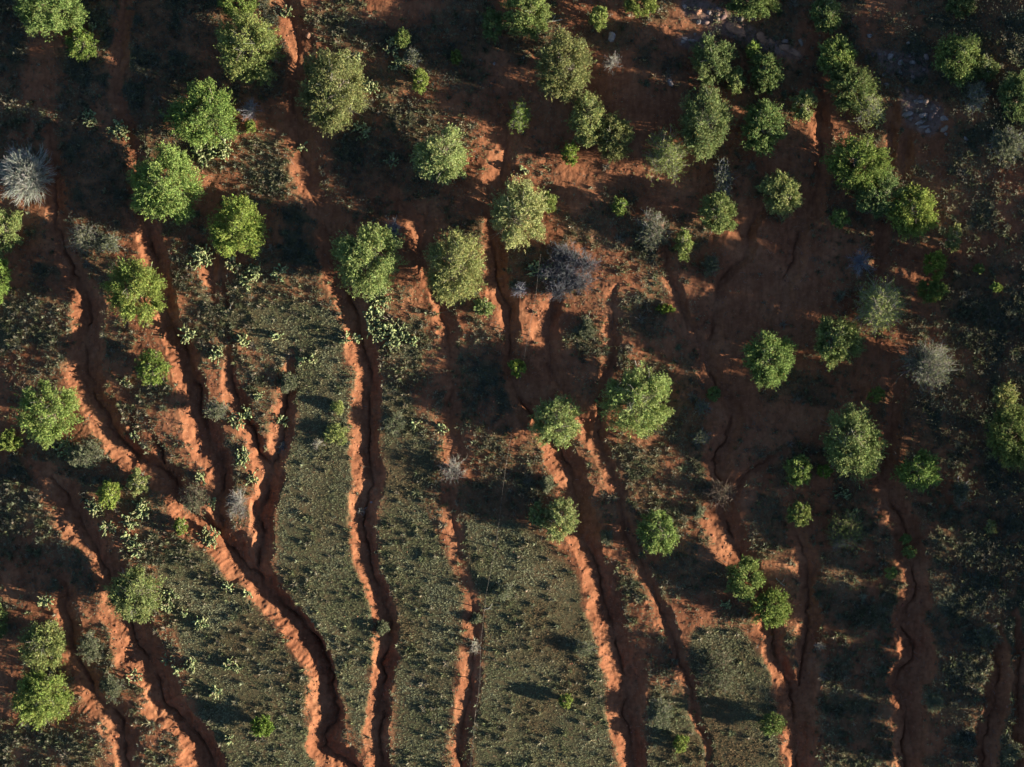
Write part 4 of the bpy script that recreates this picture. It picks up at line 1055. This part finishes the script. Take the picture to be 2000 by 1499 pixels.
for i, (x, y, a, b, kind, lab) in enumerate(ROCKS):
    rng = np.random.RandomState(7000+i)
    flat = 'slab' in lab or 'ledge' in lab
    hz = min(a, b)*S*(.35 if flat else .7)
    P = ground_at(x, y, 0)
    if kind == 'white': P[2] += .12
    o = link('stone_slab' if flat else 'stone', rock_mesh(rng, a*S, b*S, hz, {'grey': M_ROCK, 'red': M_RROCK, 'white': M_WROCK}[kind]), None, P)
    o.rotation_euler = (0, 0, R(-25) if flat and a > 20 else rng.uniform(-.4, .4)); tag(o, lab, 'rock')

# ------------------------------------------------------------------ fallen wood
LOGS = [(1047,46,1098,40,.05,'long fallen grey log near the top edge beside the juniper'),(1352,340,1352,300,.02,'thin stick'),(948,1190,960,1189,.03,'short pale stick lying by the fence'),(446,615,452,590,.03,'short pale stick between the left gullies'),
        (1240,705,1245,725,.03,'forked pale stick above the largest juniper'),(845,580,870,600,.02,'thin stick'),(1515,1130,1532,1145,.03,'pale stick beside the pair of trees on the right'),(1305,605,1320,560,.02,'thin stick')]
for i, (x0, y0, x1, y1, r, lab) in enumerate(LOGS):
    if lab == 'thin stick': continue
    rng = np.random.RandomState(8000+i)
    p0 = ground_at(x0, y0); p1 = ground_at(x1, y1); p0[2] += r; p1[2] += r*2.5
    t = np.linspace(0, 1, 6)[:, None]; path = p0+(p1-p0)*t+rng.normal(size=(6, 3))*.015
    path = path-p0
    br = np.stack([path[3], path[3]+np.array([.12, .14, .10]), path[3]+np.array([.2, .3, .15])]); br = np.stack([br[0], (br[0]+br[1])/2, br[1], (br[1]+br[2])/2, (br[1]+br[2]*2)/3, br[2]])
    v, f = tubes(np.stack([path, br]), np.stack([np.linspace(1, .6, 6)*r, np.linspace(.5, .25, 6)*r]), 6)
    o = link('fallen_branch', mesh_np('fallen_branch', v, f, M_WOOD, np.tile(np.array(TWIG['pale']), (len(v), 1)), True), None, p0)
    tag(o, lab, 'branch')

# ------------------------------------------------------------------ wire fence running down the slope
FP = [(1056,498),(1047,575),(1030,655),(1016,740),(1003,825),(990,905),(978,985),(966,1070),(951,1150),(947,1190),(940,1255),(935,1330),(929,1395),(921,1455),(914,1515)]
fen = thing('wire_fence', 'slack wire fence on thin grey posts running down the slope beside the small gully', 'fence', ground_at(*FP[7]))
fo = np.array(fen.location); tops = []
rng = np.random.RandomState(91)
for (x, y) in FP:
    p = ground_at(x, y, 0)-fo
    lean = rng.normal(size=2)*.05
    path = np.array([[p+np.array([lean[0]*h, lean[1]*h, h]) for h in (-.2, .4, .8, 1.15)]])
    v, f = tubes(path, np.array([[.028, .028, .026, .024]]), 6)
    top = path[0, -1]; v = np.concatenate([v, [top+np.array([0, 0, .01])]])
    link('post', mesh_np('post', v, f, M_POST, None), fen)
    tops.append(path[0])
for h in (.45, .75, 1.05):
    pts = []
    for q in range(len(FP)-1):
        a = tops[q][0]+(tops[q][-1]-tops[q][0])*((h+.2)/1.35); b = tops[q+1][0]+(tops[q+1][-1]-tops[q+1][0])*((h+.2)/1.35)
        for t in np.linspace(0, 1, 7)[:-1]:
            p = a+(b-a)*t; p = p+np.array([.01*math.sin(9*t+q), 0, -.10*math.sin(math.pi*t)]); pts.append(p)
    v, f = tubes(np.array([pts]), np.full((1, len(pts)), .0022), 4)
    link('wire', mesh_np('wire', v, f, M_WIRE, None), fen)
